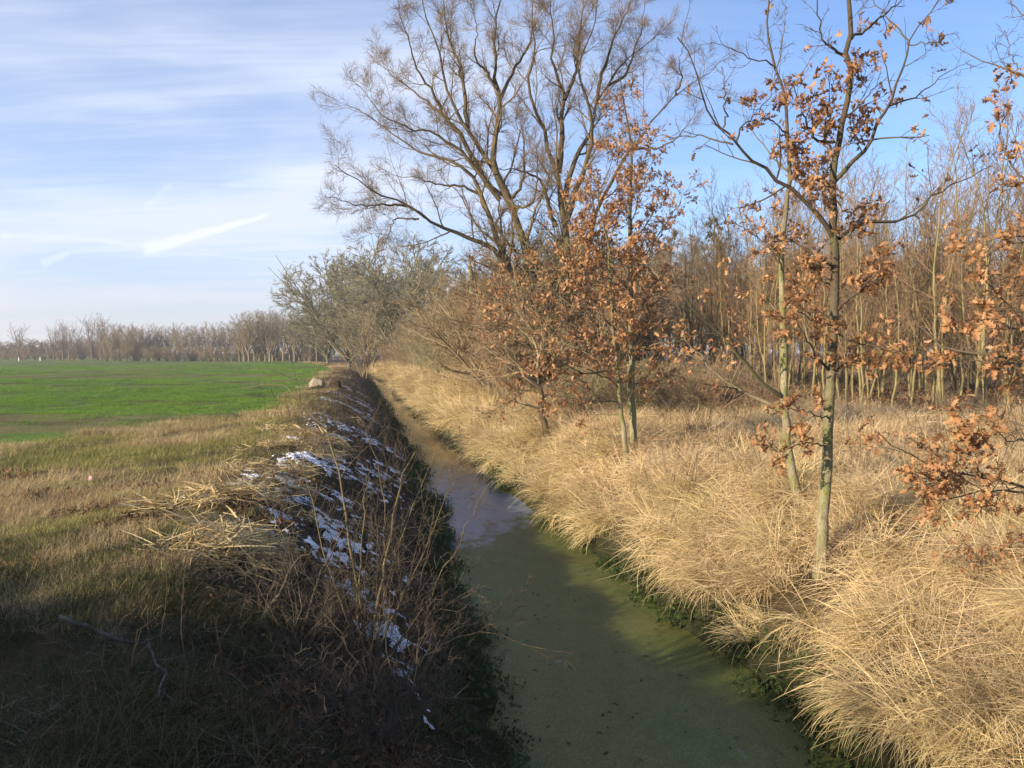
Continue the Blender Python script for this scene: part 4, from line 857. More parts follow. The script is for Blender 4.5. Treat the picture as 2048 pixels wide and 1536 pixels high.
def make_tree(H, trunk_h, limbs_n, ks, mat, tm, r0, rmin, ang=45, up=.05, spread=.5, top=False, dome=False):
    tp = resample([(0, 0, -.3), (0.05, 0, trunk_h * .5), (-.05, .05, trunk_h)] if not top else [(0, 0, -.3), (.1, 0, H * .3), (-.1, .05, H * .65), (0, 0, H)], 12, .02 * H / 12)[None]
    tr_ = np.linspace(r0, r0 * (.75 if not top else .06), 12)[None]
    if not top:
        a = np.arange(limbs_n) * 2.4; e = rng.uniform(.1, 1, limbs_n) * spread
        D = np.stack([np.cos(a) * e, np.sin(a) * e, np.ones(limbs_n)], -1); pos = tp[0, -1][None] - np.array([0, 0, 1]) * rng.random((limbs_n, 1)) * trunk_h * .4
        L = (H - trunk_h) * rng.uniform(.75, 1.02, limbs_n) * (1 + .1 * e); c, rc = extend(pos, D, L, np.full(limbs_n, r0 * .5), 12, .08, up * .5, .15)
    else: c, rc = branch(tp, tr_, limbs_n, .34, 10, ang, .12, .98, .07, up, .45, rmin * 2, .6, .25, .4, 6.)
    lv = [(c, rc)]
    for q, k in enumerate(ks):
        c, rc = branch(c, rc, k, (.40, .45, .5)[q], (6, 4, 3)[q], 40, .15, 1., .12, up, .5, rmin * (1.25, 1.0, .85)[q], .45, .4, .15 * H / 10, 4.); lv.append((c, rc))
    if dome:                                            # the crown keeps inside a rounded outline
        def inside(c):
            t = c[:, -1] / H; wv = .05 * np.sin(7 * np.arctan2(t[:, 1], t[:, 0])) + .04 * np.sin(11 * t[:, 2])
            return (t[:, 0] ** 2 + t[:, 1] ** 2) / .31 + ((t[:, 2] - .52) / .49) ** 2 < 1 + wv + rng.normal(0, .05, len(t))
        lv = [lv[0]] + [(c[k_], rc[k_]) for c, rc, k_ in [(c, rc, inside(c)) for c, rc in lv[1:]]]
    tk = Tubes().add(tp, tr_, 8)
    if not top: tk.add(lv[0][0], lv[0][1], 6)
    cr = Tubes()
    for q, (c, rc) in enumerate(lv[0 if top else 1:]): cr.add(c, rc, 4 if q == 0 else 3)
    return tk.mesh('trunk', mat), cr.mesh('crown', tm)
def proto(name, label, cat, loc, parts, sc, rz, group=None):
    t = thing(name, label, cat, loc, group, rz); t.scale = sc if hasattr(sc, '__len__') else (sc,) * 3
    for nm, me in zip(('trunk' if 'shrub' not in name else 'stem', 'crown'), parts): obj(nm, me, t)
    return t
firsts = {}
def put(key, name, parts, label, cat, px, y, H0, H, group=None, x=None, wide=1.):
    X = (px - 1024) / F * y if x is None else x
    loc = G(X, y); s = H / H0; sc = (s * wide, s * wide, s); rz = rng.random() * 6.28
    if key not in firsts: firsts[key] = proto(name, label, cat, loc, parts, sc, rz, group); return firsts[key]
    r_ = copy_thing(firsts[key], loc, rz, sc, label, group)
    if group is None and 'group' in r_: del r_['group']
    return r_

# round bare trees at the bend
big = [make_tree(15, 1.6, 20, (13, 9, 9), B_GRY, B_GRY, .24, .033, up=.04, spread=1.0, dome=True) for _ in range(2)]
put('big0', 'bare_tree', big[0], 'grey-green round-headed bare tree leaning out over the field edge beyond the bend', 'tree', 698, 122, 15, 19.5, wide=1.15)
put('big1', 'bare_tree', big[1], 'tall olive dome-shaped bare tree rising behind the hedge, beside the grey-green one', 'tree', 800, 100, 15, 17.6, wide=1.12)
put('big0', 'bare_tree', big[0], 'smaller bare tree half hidden between the dome-shaped tree and the willow', 'tree', 905, 92, 15, 12.5)
sm = make_shrub(6, .9, 7, (8, 6, 4), B_SHR, B_SHR, .011)
put('big1', 'bare_tree', big[1], 'low bare tree filling the gap between the two domed trees at the bend', 'tree', 745, 112, 15, 13.0, wide=1.1)
put('big0', 'bare_tree', big[0], 'lowest bare tree under the left flank of the grey-green dome', 'tree', 655, 130, 15, 11.0, wide=1.2)
p = hit(722, 757); put('sm', 'bare_tree', sm, 'small bare tree at the water edge where the ditch bends away', 'tree', 0, p[1], 6, 8.2, x=p[0] + .4, wide=.72)

# hedge of tall bare shrubs on the right bank
shr = [make_shrub(5, wd_, st, ks, mm_, mm_, .0085, ln_) for st, ks, mm_, wd_, ln_ in ((13, (9, 7, 5), B_SHR, 1., .55), (15, (8, 7, 5), B_SHR2, 1.15, .7), (11, (10, 7, 5), B_SHR3, .85, .45), (14, (9, 6, 5), B_SHR, 1.2, .8))]
SHL = 'tall twiggy brown shrub in the dense hedge along the sunny bank'
SHG = 'twiggy shrubs of the bank hedge'
spots = []
for y0 in np.arange(27, 112, 2.7):
    _, re = edges(y0); re = float(re)
    for off, jt in ((3.2, .8), (5.8, 1.2), (8.8, 1.6), (12.5, 2.)):
        if (off > 10 and y0 > 82) or re + off > .17 * y0 - .5 or y0 < 30: continue
        yv = y0 + rng.normal(0, .8); spots.append((re + off + rng.normal(0, jt * .5), yv, off))
for pxv, yv in ((992, 36), (1026, 34.5), (1060, 33.5), (1098, 33.5), (1135, 33), (1168, 34), (1078, 37), (1122, 37)):
    spots.append(((pxv - 1024) / F * yv, yv, 99))
for q, (xv, yv, off) in enumerate(spots):
    H = rng.uniform(3.8, 5.6) if off < 5 else rng.uniform(5.4, 8.0)
    if yv < 36 and off < 5: H *= .62
    if off == 99: H = rng.uniform(6.6, 7.8)
    put('shr%d' % (q % 4), 'bare_shrub', shr[q % 4], SHL, 'shrub', 0, yv, 5, H, SHG, x=xv, wide=rng.uniform(.9, 1.25))
for q in range(18):
    pxv = 1120 + q * 24 + rng.uniform(-14, 14); yv = rng.uniform(22.5, 31)
    put('shr%d' % (q % 4), 'bare_shrub', shr[q % 4], 'low brown bramble bush in the dry grass behind the oaks', 'shrub', pxv, yv, 5, rng.uniform(1.1, 2.1), 'low bramble bushes behind the oaks', wide=1.5)
# taller wood behind the hedge and the plantation
wood = [make_tree(14, 3, 14, (10, 8, 5), B_FAR, B_FAR, .17, .018, ang=38, up=.06, top=tp_) for tp_ in (True, False, True)]
WG, WLb = 'bare trees of the wood behind the hedge and plantation', 'brown bare tree in the wood behind the hedge and plantation'
for q in range(64):
    pxv = 960 + q * 18 + rng.uniform(-12, 12); yv = rng.uniform(58, 96)
    Ht = np.interp(pxv, [900, 1100, 1350, 1600, 2050], [9, 11, 12.5, 11.5, 11.5]) * rng.uniform(.85, 1.08) * (yv + 20) / 100
    put('wood%d' % (q % 3), 'wood_tree', wood[q % 3], WLb, 'tree', pxv, yv, 14, Ht, WG, wide=1.2)
# plantation of slender young trees
sap = []
for q in range(6):
    tpz = resample([(0, 0, -.1), (rng.normal(0, .15), rng.normal(0, .15), 3), (rng.normal(0, .25), rng.normal(0, .25), 6), (rng.normal(0, .3), rng.normal(0, .3), 9)], 16, .02)[None]
    trz = np.linspace(.048, .008, 16)[None]
    if q % 2:
        f2 = resample([tpz[0, 3], tpz[0, 3] + [.35, .2, 1.6], tpz[0, 3] + [.55, .3, 6.0]], 16, .02)[None]; tpz = np.concatenate([tpz, f2]); trz = np.concatenate([trz, trz * .75])
    c1, r1 = branch(tpz, trz, 22, .24, 7, 34, .12, .98, .07, .07, .4, .008, .55, .35, .5, 2.4)
    c2, r2 = branch(c1, r1, 6, .45, 4, 34, .15, 1., .09, .06, .6, .0068, .4, .5, .25, 1.2)
    c3, r3 = branch(c2, r2, 3, .5, 3, 36, .2, 1., .09, .05, .7, .0055, .4, .6, .2, .7)
    sap.append((Tubes().add(tpz, trz, 7).mesh('trunk', B_SAP), Tubes().add(c1, r1, 3).add(c2, r2, 3).add(c3, r3, 3).mesh('crown', B_SAPT)))
SG, SL = 'slender young trees of the plantation', 'slender pale-barked young tree in the crowded plantation beyond the dry grass'
cnt = 0
for yv in np.concatenate([np.arange(23.5, 40, 1.5), np.arange(40, 62, 2.6)]):
    for xv in np.arange(0, .70 * yv + 2, 1.25 if yv < 40 else 2.0):
        x2, y2 = xv + rng.normal(0, .35), yv + rng.normal(0, .4)
        if plant_mask(np.array([x2]), np.array([y2]))[0] < .5 or rng.random() < .12 or cnt > 285: continue
        put('sap%d' % (cnt % 6), 'young_tree', sap[cnt % 6], SL, 'tree', 0, y2, 9, rng.uniform(7.0, 9.8), SG, x=x2, wide=1.1); cnt += 1

# far side of the field
far_p = [make_tree(11, 1.5, 9, (8, 6), B_PUR, B_PUR, .22, .030, ang=24, up=.09, spread=.28) for _ in range(2)]
far_w = [make_tree(10, 1.8, 10, (8, 7), B_FAR, B_FAR, .17, .028, up=.07, spread=.45) for _ in range(3)]
far_s = [make_shrub(6, 1.1, 12, (8, 7), B_FAR, B_FAR, .026) for _ in range(2)]
for pxv, y, H, lab in [(38, 182, 7.6, 'bare upright poplar standing alone, leftmost on the far side of the field'), (64, 184, 4.4, 'short bare poplar just right of the lone one across the field'), (85, 184, 4.8, 'short thin poplar beside the white marker post across the field'), (108, 184, 7.4, 'bare poplar with slanting trunk, left in the far clump of poplars'),
                         (126, 186, 8.4, 'forked bare poplar in the middle of the far clump'), (138, 184, 7.8, 'narrow bare poplar behind the forked one in the far clump'), (157, 186, 8.1, 'thin pole-like poplar between the two far clumps'), (184, 184, 9.4, 'tall poplar before the wood, left of the far pair'), (202, 186, 9.6, 'tallest far poplar, touching the left end of the brown wood')]:
    put('fp%d' % (int(pxv) % 2), 'poplar_tree', far_p[int(pxv) % 2], lab, 'tree', pxv, y, 11, H * 1.08, wide=.62 if pxv in (85, 157, 64) else .9)
for q in range(30):
    pxv = 212 + q * 9.2 + rng.uniform(-3, 3)
    put('fw%d' % (q % 3), 'wood_tree', far_w[q % 3], 'crowded bare tree in the brown wood across the green field', 'tree', pxv, rng.uniform(172, 186), 10, rng.uniform(7.2, 8.6), 'bare trees of the wood across the field', wide=1.0)
for q in range(17):
    pxv = 478 + q * 10 + rng.uniform(-3, 3); t = (pxv - 478) / 160
    put('fw%d' % (q % 3), 'wood_tree', far_w[q % 3], 'olive bare tree in the domed copse at the end of the green field', 'tree', pxv, rng.uniform(158, 170), 10, (7.4 + 3.2 * math.sin(math.pi * min(1, .15 + t * .85))) * rng.uniform(.93, 1.05), 'trees of the domed copse', wide=1.25)
for q in range(54):
    pxv = -20 + q * 12.5 + rng.uniform(-5, 5); hh = rng.uniform(1.8, 3.2) if pxv < 210 else rng.uniform(2.4, 4.2)
    put('fs%d' % (q % 2), 'far_shrub', far_s[q % 2], 'low brown shrub at the foot of the trees across the field', 'shrub', pxv, rng.uniform(164, 176) if pxv > 210 else rng.uniform(186, 196), 6, hh, 'low shrubs across the field', wide=1.5)
for q in range(26):
    pxv = -40 + q * 14 + rng.uniform(-6, 6)
    put('fd%d' % (q % 2), 'far_shrub', far_s[q % 2], 'dim thicket seen between the poplar trunks, farthest across the field', 'thicket', pxv, rng.uniform(225, 250), 6, rng.uniform(4.2, 6.6), 'farthest thickets behind the poplars', wide=2.)
p = G((633 - 1024) / F * 128, 128)
put('lone', 'bare_tree', make_tree(7, 2.2, 5, (6, 5), B_GRY, B_GRY, .16, .02, up=.07, spread=.5), 'pale thin forked tree at the corner of the field', 'tree', 633, 128, 7, 7.4, wide=.8)
for q in range(10):
    pxv = 640 + q * 14; put('fw%d' % (q % 3), 'wood_tree', far_w[q % 3], 'dim bare tree in the dark gap behind the pale forked tree', 'tree', pxv, rng.uniform(175, 200), 10, rng.uniform(6, 8.5), 'dim trees in the gap', wide=1.2)

# broken snag beside the willow, dark pines right
nb = G((943 - 1024) / F * 53., 53.); topz = P(940, 512, 53.)[2] - nb[2]
root = thing('dead_snag', 'pale broken dead trunk standing left of the willow stems', 'tree', nb)
obj('trunk', Tubes().add(resample([(0, 0, -.2), (.05, 0, topz * .4), (.02, 0, topz * .75), (-.08, 0, topz * .93), (-.14, 0, topz)], 14, .02), np.concatenate([np.linspace(.22, .16, 11), [.17, .12, .03]]), 8).mesh('trunk', B_SAP), root)
cs, cr_ = extend(np.tile([0., 0, topz * .8], (4, 1)), np.array([[1, .2, .3], [.8, -.4, .1], [-.6, .3, .3], [.5, .6, .5]]), np.array([1.6, 1., .9, 1.3]), np.full(4, .05), 8, .12, .0, .2)
obj('crown', Tubes().add(cs, cr_, 5).mesh('crown', B_SHR), root)
M_NEED = blade_mat('pine_needles', [(0., (.012, .02, .006)), (.5, (.03, .045, .012)), (1., (.07, .075, .025))], .1, .2)
def make_pine(H):
    tp = resample([(0, 0, -.2), (.1, 0, H * .5), (0, 0, H)], 12)[None]; tr_ = np.linspace(.16, .02, 12)[None]
    c, rc = branch(tp, tr_, 34, .26, 7, 80, .3, .98, .06, .03, .4, .012, .75, .3, .4, 3.); c2, r2 = branch(c, rc, 6, .4, 4, 45, .2, 1., .1, .03, .6, .008, .3, .5, .2, 1.)
    N = 5200; k = rng.integers(0, len(c2), N); f = rng.random((N, 1)); b0 = c2[k, 1] * (1 - f) + c2[k, 3] * f
    d = norm(c2[k, 3] - c2[k, 0]) * .6 + rng.normal(0, .6, (N, 3)); L = rng.uniform(.12, .26, (N, 1)); sd_ = norm(np.cross(d, rng.normal(0, 1, (N, 3)))) * .03
    v = np.stack([b0 - sd_, b0 + sd_, b0 + norm(d) * L], 1).reshape(-1, 3)
    return Tubes().add(tp, tr_, 8).add(c, rc, 4).mesh('trunk', B_WIL), mesh('crown', v, [np.arange(3 * N).reshape(-1, 3)], M_NEED, {'rnd': np.repeat(rng.random(N), 3)})
pine = make_pine(10)
put('pine', 'pine_tree', pine, 'dark green pine behind the plantation at the right edge', 'tree', 2035, 54, 10, 9.5)
put('pine', 'pine_tree', pine, 'dull pine top showing behind the twigs right of the leafy oak', 'tree', 1425, 70, 10, 14.0, wide=.8)

# ------------------------------------------------------------------ tussocks on the near right bank
TP = []
for q in range(6):
    t = merge([blades(400, .20, .45, 1.0, .0035, .009, 6, 42, 60, 125, 6, 0., .62, clump=9), blades(160, .24, .35, .8, .003, .006, 5, 60, 30, 100, 5), blades(50, .2, .25, .55, .004, .007, 0, 35, 10, 60, 4)])
    TP.append(mesh('tussock', t[0], [t[1]], M_TUSS, {'rnd': t[2]}))
cnt = 0; got = []
for q in range(1500):
    yv = rng.uniform(3.6, 13.5); _, re = edges(yv); xv = float(re) + rng.uniform(.3, 4.2)
    if abs(xv) > .68 * yv + .3 or any(math.hypot(xv - a, yv - c) < .62 for a, c in got) or cnt >= 64: continue
    if math.hypot((xv - ob[0] + .1) * 1.2, (yv - ob[1] + .8) * .8) < .9: continue
    got.append((xv, yv)); nn = ground_n(np.array([xv]), np.array([yv]))
    nn2 = norm(nn * .5 + [0, 0, .5]); e = euler_of(nn2, np.arctan2(nn[:, 1], nn[:, 0]) + rng.normal(0, .7))
    o = obj('grass_tussock', TP[cnt % 6]); o.location = (xv, yv, float(ground_h(xv, yv)) - .03); o.rotation_euler = tuple(e[0]); o.scale = (rng.uniform(.6, .95),) * 3
    tag(o, 'straw-coloured grass tussock combed down the near right bank', 'tussock', 'grass tussocks of the near right bank'); cnt += 1

# ------------------------------------------------------------------ bare shrub in the left foreground
M_CANE = bark_mat('cane_bark', (.11, .08, .042), (.20, .15, .08), (.16, .14, .06), 20, .3, .004)
M_CANE2 = bark_mat('grey_cane_bark', (.07, .052, .036), (.13, .10, .07), (.085, .07, .045), 20, .3, .004)
M_HIP = plain_mat('dark_berry', (.02, .012, .012), (.05, .02, .02), 30, .5)
def cane(l, y0, y1):
    n_ = len(l); return [(a, c, y0 + (y1 - y0) * i / (n_ - 1)) for i, (a, c) in enumerate(l)]
def cane_shrub(label, basepx, canes, extra, Hx, mat, seed_k=(6, 4, 2)):
    base = hit(*basepx); y0 = base[1]
    L = limbs([cane(l, 0, dd) for l, _, dd in canes], y0, 16, [q[1] for q in canes], [q[1] * .22 for q in canes], .010)
    for pts, _ in L: pts[0] = pts[0] * .3 + (base + [rng.normal(0, .08), rng.normal(0, .08), -.05]) * .7
    a = rng.random(extra) * 6.28; pos = base + np.stack([rng.normal(0, .16, extra), rng.normal(0, .25, extra), np.full(extra, -.05)], -1)
    D = np.stack([np.cos(a) * .55, np.sin(a) * .55, np.ones(extra)], -1)
    ex, er = extend(pos, D, Hx * rng.uniform(.5, 1., extra), rng.uniform(.0035, .007, extra), 16, .10, -.015, .25)
    root = thing('bare_shrub', label, 'shrub', base)
    for pts, rad in L: obj('stem', Tubes().add(pts, rad, 7).mesh('stem', mat, base), root)
    obj('canes', Tubes().add(ex, er, 5).mesh('canes', M_CANE2, base), root, 'stuff')
    lp = np.concatenate([np.stack([q[0] for q in L]), ex]); lr = np.concatenate([np.stack([q[1] for q in L]), er])
    a1, r1 = branch(lp, lr, seed_k[0], .30, 8, 42, .15, .97, .10, .03, .38, .0024, .4, .4, .2, .9)
    a2, r2 = branch(a1, r1, seed_k[1], .40, 5, 45, .15, 1., .11, .02, .65, .0022, .4, .5, .1, .45)
    a3, r3 = branch(a2, r2, seed_k[2], .45, 3, 45, .2, 1., .11, .02, .8, .0019, .4, .6, .06, .25)
    obj('crown', Tubes().add(a1, r1, 4).add(a2, r2, 3).add(a3, r3, 3).mesh('crown', M_CANE2, base), root)
    k = rng.choice(len(a2), 26, replace=False); tp_ = a2[k, -1] - base
    an = np.linspace(0, 2 * np.pi, 7)[:-1]; ring = np.concatenate([[[0, 0, -1.]], np.stack([np.cos(an) * .9, np.sin(an) * .9, -.4 + 0 * an], -1), np.stack([np.cos(an) * .9, np.sin(an) * .9, .4 + 0 * an], -1), [[0, 0, 1.1]]]) * .0075
    fc = [[0, 1 + (j + 1) % 6, 1 + j, 1 + j] for j in range(6)]
    tri = np.array([[0, 1 + (j + 1) % 6, 1 + j] for j in range(6)] + [[13, 7 + j, 7 + (j + 1) % 6] for j in range(6)]); quad = np.array([[1 + j, 1 + (j + 1) % 6, 7 + (j + 1) % 6, 7 + j] for j in range(6)])
    V = (tp_[:, None] + ring[None]).reshape(-1, 3); o14 = (np.arange(len(k)) * 14)[:, None, None]
    obj('berries', mesh('berries', V, [(tri[None] + o14).reshape(-1, 3), (quad[None] + o14).reshape(-1, 4)], M_HIP), root, 'stuff')
    return root
cane_shrub('tangled bare shrub with long upright canes on the snowy bank, nearest the water', (742, 1340),
           [([(742, 1340), (743, 1267), (761, 1179), (770, 1117), (783, 1051), (794, 989), (812, 935), (830, 905)], .021, .5), ([(735, 1330), (718, 1180), (695, 1066), (688, 1015), (677, 957), (666, 913), (659, 872), (631, 832), (583, 781), (558, 768), (507, 771), (489, 777)], .018, .7),
            ([(730, 1330), (716, 1200), (726, 1044), (728, 986), (739, 957)], .016, .9), ([(750, 1330), (800, 1200), (850, 1100), (890, 1000), (925, 930)], .011, .5), ([(760, 1330), (840, 1230), (900, 1120), (950, 1010), (985, 960)], .010, .2), ([(735, 1340), (690, 1230), (640, 1080), (610, 950), (590, 860)], .011, 1.),
            ([(745, 1330), (780, 1150), (830, 1000), (880, 880), (900, 860)], .011, .9), ([(720, 1340), (640, 1260), (560, 1240), (480, 1250)], .009, -.3), ([(750, 1335), (770, 1100), (760, 950), (730, 860)], .010, 1.3)], 16, 2.2, M_CANE)
cane_shrub('low shrub of criss-crossing thin canes left of the taller canes, edge of the shade', (590, 1290),
           [([(545, 1270), (527, 1245), (557, 1190), (578, 1150), (597, 1121), (625, 1097)], .030, .3), ([(590, 1290), (600, 1180), (560, 1060), (500, 1000)], .010, .6), ([(600, 1290), (680, 1200), (760, 1150), (850, 1130)], .009, .4), ([(600, 1300), (640, 1150), (700, 1040), (770, 960)], .010, .8), ([(580, 1290), (520, 1180), (470, 1130), (420, 1120)], .008, .3)], 12, 1.5, M_CANE2)
cane_shrub('dark bramble with arching canes bending down to the green water', (840, 1400),
           [([(850, 1330), (868, 1308), (900, 1280), (950, 1266), (1000, 1270), (1050, 1290), (1090, 1299), (1145, 1307)], .009, .2), ([(845, 1390), (900, 1270), (990, 1240), (1040, 1245)], .008, .5), ([(840, 1390), (860, 1300), (900, 1200), (935, 1130)], .009, .8), ([(850, 1400), (900, 1330), (970, 1250), (1020, 1180)], .007, .3), ([(830, 1400), (800, 1330), (770, 1330), (700, 1370)], .008, -.2)], 10, 1.1, M_CANE)
cane_shrub('dense dark twiggy shrub filling the shaded bottom of the left bank', (760, 1500),
           [([(760, 1500), (740, 1400), (700, 1300), (640, 1220)], .012, .3), ([(770, 1500), (790, 1390), (770, 1280), (790, 1180)], .012, .4), ([(740, 1500), (640, 1420), (560, 1400), (520, 1440)], .009, .1), ([(780, 1500), (840, 1420), (900, 1390), (960, 1420)], .008, .2), ([(750, 1500), (690, 1370), (600, 1330), (540, 1330)], .009, .3)], 14, 1.3, M_CANE2)
p = hit(222, 1110)
st, sr_ = extend(np.tile(p, (3, 1)), np.array([[-.1, 0, 1], [-.5, .1, .8], [.3, .1, 1.]]), np.array([.42, .4, .3]), np.array([.007, .005, .004]), 7, .08, .03, .3); c1, r1 = branch(st, sr_, 5, .3, 4, 45, .3, 1., .1, .05, .6, .002)
root = thing('bare_seedling', 'tiny bare seedling alone at the sunlit edge of the shaded grass', 'sapling', p)
obj('stem', Tubes().add(st, sr_, 5).add(c1, r1, 3).mesh('stem', M_CANE2, p), root)

# fallen branches, boulder, root clump, litter, far posts
def ground_stick(label, pxs, r0, mat, lift, tw=0, name='fallen_branch'):
    pts = [hit(*q) + [0, 0, lift * (.6 + .8 * rng.random())] for q in pxs]; base = pts[0] - [0, 0, lift]
    q = resample(pts, 22, .006)[None]; r_ = np.linspace(r0, r0 * .35, 22)[None]; root = thing(name, label, 'branch', base)
    obj('bough', Tubes().add(q, r_, 8).mesh('bough', mat, base), root)
    if tw:
        a, ra = branch(q, r_, tw, .22, 7, 45, .2, .95, .1, .04, .5, .003); obj('twigs', Tubes().add(a, ra, 4).mesh('twigs', mat, base), root, 'stuff')
M_PALEB = bark_mat('lichen_bark', (.06, .054, .045), (.17, .16, .135), (.04, .034, .024), 26, .9, .012)
ground_stick('pale crooked fallen branch lying in the dark grass at lower left', [(120, 1256), (200, 1290), (240, 1310), (288, 1322), (298, 1312), (306, 1350), (332, 1370), (328, 1398), (318, 1440)], .016, M_PALEB, .10, 7)
ground_stick('thin pale stick lying on the bank top beside the boulder', [(618, 783), (640, 776), (662, 768)], .05, M_CANE, .12)
def rock(name, label, cat, c, size, mat, seed, sq=.7, amp=.35):
    import bmesh
    bm = bmesh.new(); bmesh.ops.create_icosphere(bm, subdivisions=4, radius=1)
    for v in bm.verts:
        k = np.array(v.co); d = fbm(k[0] * 1.3 + seed + k[2] * 1.7, k[1] * 1.3 + 3 * k[2], seed, 5)
        f = 1 + amp * (float(d) - .5) * 2
        co_ = k * f
        for nx_ in ((.8, .5, .3), (-.6, .7, .4), (.1, -.95, .3), (-.8, -.4, .45), (.3, .2, .93)):
            nv = np.array(nx_) / np.linalg.norm(nx_); e = co_ @ nv - .78
            if e > 0: co_ = co_ - nv * e * .85
        v.co = co_ * np.array([size, size * .8, size * sq])
    me = bpy.data.meshes.new(name); bm.to_mesh(me); bm.free(); me.materials.append(mat)
    o = obj(name, me, loc=c); return tag(o, label, cat)
p = hit(634, 776); rock('boulder', 'pale angular boulder on the bank top beside the field corner', 'boulder', p + [0, 0, .22], .48, plain_mat('boulder_stone', (.22, .18, .125), (.33, .275, .20), 4, .9, .5, .05), 5)
p = hit(668, 778); rock('earth_clod', 'dark clod of dug-up earth and roots right of the boulder', 'clod', p + [0, 0, .2], .42, plain_mat('clod_earth', (.05, .032, .02), (.10, .066, .04), 7, 1., .9, .08), 9, .95, .8)
p = hit(182, 963); rock('litter_scrap', 'small crumpled pink scrap of litter in the tan grass', 'litter', p + [0, 0, .05], .046, plain_mat('pink_plastic', (.62, .26, .28), (.72, .38, .40), 12, .5, .4, .02), 13, 1.1, .6)
M_WHITE = plain_mat('white_paint', (.72, .72, .70), (.80, .80, .78), 3, .6)
for pxv, lab in ((38, 'white marker post at the foot of the leftmost poplar'), (81, 'white marker post between the short poplars across the field')):
    yv = 180.; g_ = G((pxv - 1024) / F * yv, yv); t = thing('marker_post', lab, 'post', g_, 'white marker posts')
    obj('post', Tubes().add([(0, 0, -.2), (0, 0, .9), (0, 0, .905)], [.11, .11, .0], 8).mesh('post', M_WHITE), t)
    obj('post_cap', Tubes().add([(0, 0, .9), (0, 0, .98), (0, 0, 1.02)], [.13, .13, .0], 8).mesh('post_cap', plain_mat('dark_cap', (.05, .05, .05), (.08, .08, .08))), t)

# bits floating on the duckweed
parts = []
N = 170; yv = rng.uniform(5.5, 15, N); l_, r_e = edges(yv); fr = rng.beta(.8, .8, N); pos = np.stack([l_ + (r_e - l_) * fr, yv, np.full(N, .006)], -1)
xa = rng.normal(0, 1, (N, 3)) * [1, 1, .06]; v, q, rr = place_leaves(rot_from(xa, rng.normal(0, .12, (N, 3)) + [0, 0, 1]), pos, rng.uniform(.015, .075, N), rng.integers(0, 8, N)); v[:, 2] = np.maximum(v[:, 2] * .3, .004)
obj('floating_debris', mesh('floating_debris', v, [q], M_WEED, {'rnd': rr}), kind='stuff')

# ------------------------------------------------------------------ behind the view: the bridge one stands on and the hedgerow that shades the foreground
M_CONC = plain_mat('bridge_concrete', (.30, .29, .27), (.40, .39, .36), 5, .9)
def box(x0, x1, y0, y1, z0, z1):
    v = np.array([[a, c, d] for d in (z0, z1) for c in (y0, y1) for a in (x0, x1)], float)
    return v, np.array([[0, 2, 3, 1], [4, 5, 7, 6], [0, 1, 5, 4], [2, 6, 7, 3], [0, 4, 6, 2], [1, 3, 7, 5]]), np.zeros(8)
br = thing('bridge', 'low concrete farm bridge under the viewpoint', 'bridge', (2.4, -3, 0))
def bpart(nm, bx): v, q, r = bx; obj(nm, mesh(nm, v - np.array([2.4, -3, 0]), [q], M_CONC, smooth=False), br)
bpart('deck', box(-2.2, 6.6, -7.4, .55, 1.55, 1.9)); bpart('kerb', box(-2.2, 6.6, .25, .55, 1.903, 2.05)); bpart('kerb', box(-2.2, 6.6, -7.4, -7.1, 1.903, 2.05))
for xv, yv, hh in ((-19.5, -11, 9.0),):
    put('wood1', 'wood_tree', wood[1], 'bare roadside tree behind the viewpoint', 'tree', 0, yv, 14, hh, 'bare roadside trees behind the viewpoint', x=xv, wide=1.2)
bpart('abutment', box(-2.0, .2, -7.0, .3, -.4, 1.547)); bpart('abutment', box(4.6, 6.4, -7.0, .3, -.4, 1.547))
M_HEDGE = blade_mat('hedgerow_leaf', [(0., (.02, .035, .01)), (.5, (.04, .065, .016)), (1., (.07, .095, .03))], .2, .2)
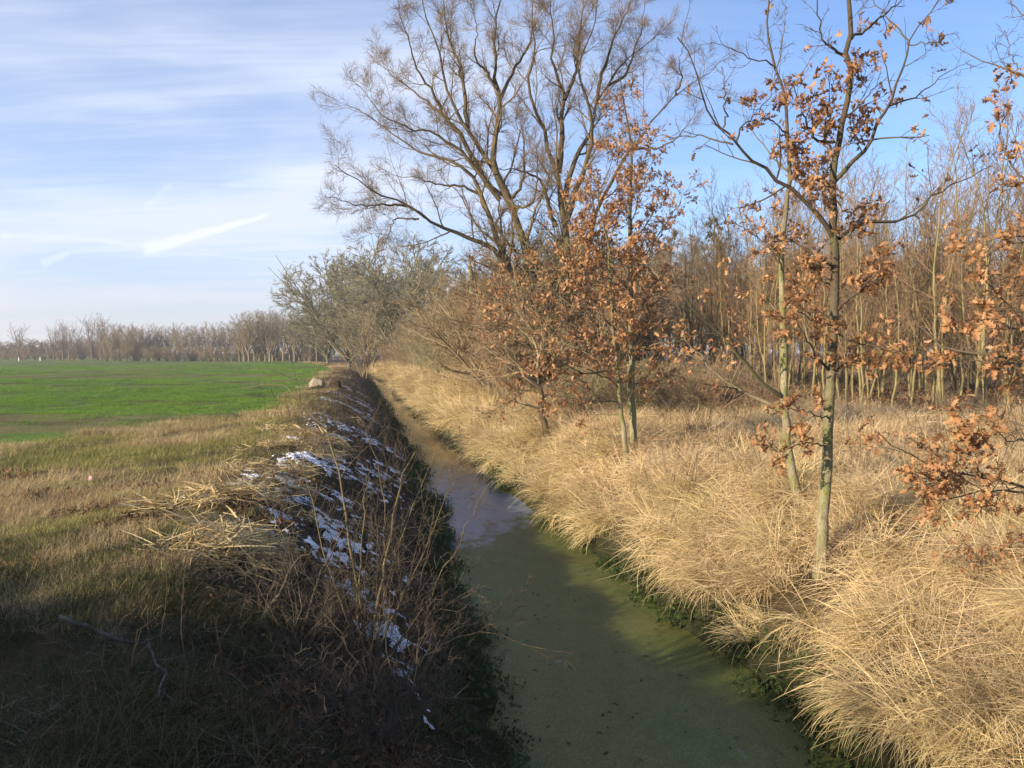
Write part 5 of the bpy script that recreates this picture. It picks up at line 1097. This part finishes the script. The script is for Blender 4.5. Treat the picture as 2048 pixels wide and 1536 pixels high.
def make_hedge():
    N = 5200; u = rng.normal(0, 1, (N, 3)); u = norm(u) * rng.random((N, 1)) ** .35 * [1.7, 1.5, 2.7]; c = u + [0, 0, 2.9]
    xa = rng.normal(0, 1, (N, 3)); Rm = rot_from(xa, rng.normal(0, 1, (N, 3))); s = rng.uniform(.10, .2, N)
    q4 = np.array([[-1, -.7, 0], [1, -.7, 0], [1, .7, 0], [-1, .7, 0]]); v = np.einsum('nij,kj->nki', Rm, q4) * s[:, None, None] + c[:, None]
    tp = resample([(0, 0, -.2), (.05, 0, 1.), (0, 0, 4.)], 8)
    return Tubes().add(tp, np.linspace(.16, .03, 8), 7).mesh('trunk', B_OAK), mesh('crown', v.reshape(-1, 3), [np.arange(4 * N).reshape(-1, 4)], M_HEDGE, {'rnd': np.repeat(rng.random(N), 4)})
hd = make_hedge()
for q, xv in enumerate(np.arange(-42, -13.2, 1.45)):
    put('hd', 'hedgerow_tree', hd, 'dense evergreen hedgerow tree along the road behind the viewpoint', 'tree', 0, -4.2 + rng.normal(0, .3), 5.6, (5.95 if xv < -18 else 5.0) * rng.uniform(.97, 1.03), 'evergreen hedgerow behind the viewpoint', x=xv, wide=1.1)

# thin winter haze between here and the far trees
m = bpy.data.materials.new('haze_air'); m.use_nodes = True; m.node_tree.nodes.clear(); n = NB(m.node_tree)
pv = n.node('ShaderNodeVolumePrincipled'); pv.inputs['Color'].default_value = (.92, .93, .96, 1); pv.inputs['Density'].default_value = .00065; pv.inputs['Anisotropy'].default_value = .25
out = n.node('ShaderNodeOutputMaterial'); m.node_tree.links.new(pv.outputs[0], out.inputs['Volume'])
v, q, r = box(-1400, 1400, -90, 1050, -2.0, 25.0)
obj('haze', mesh('haze', v, [q], m, smooth=False), kind='stuff')

bpy.context.view_layer.update()
tot = 0
for me in {o.data.name: o.data for o in scene.objects if o.type == 'MESH'}.values(): tot += sum(len(p.vertices) - 2 for p in me.polygons) if len(me.polygons) < 5000 else 2 * len(me.polygons)
print('TRIS', tot, 'OBJECTS', len(scene.objects), 'SAPLINGS', cnt)
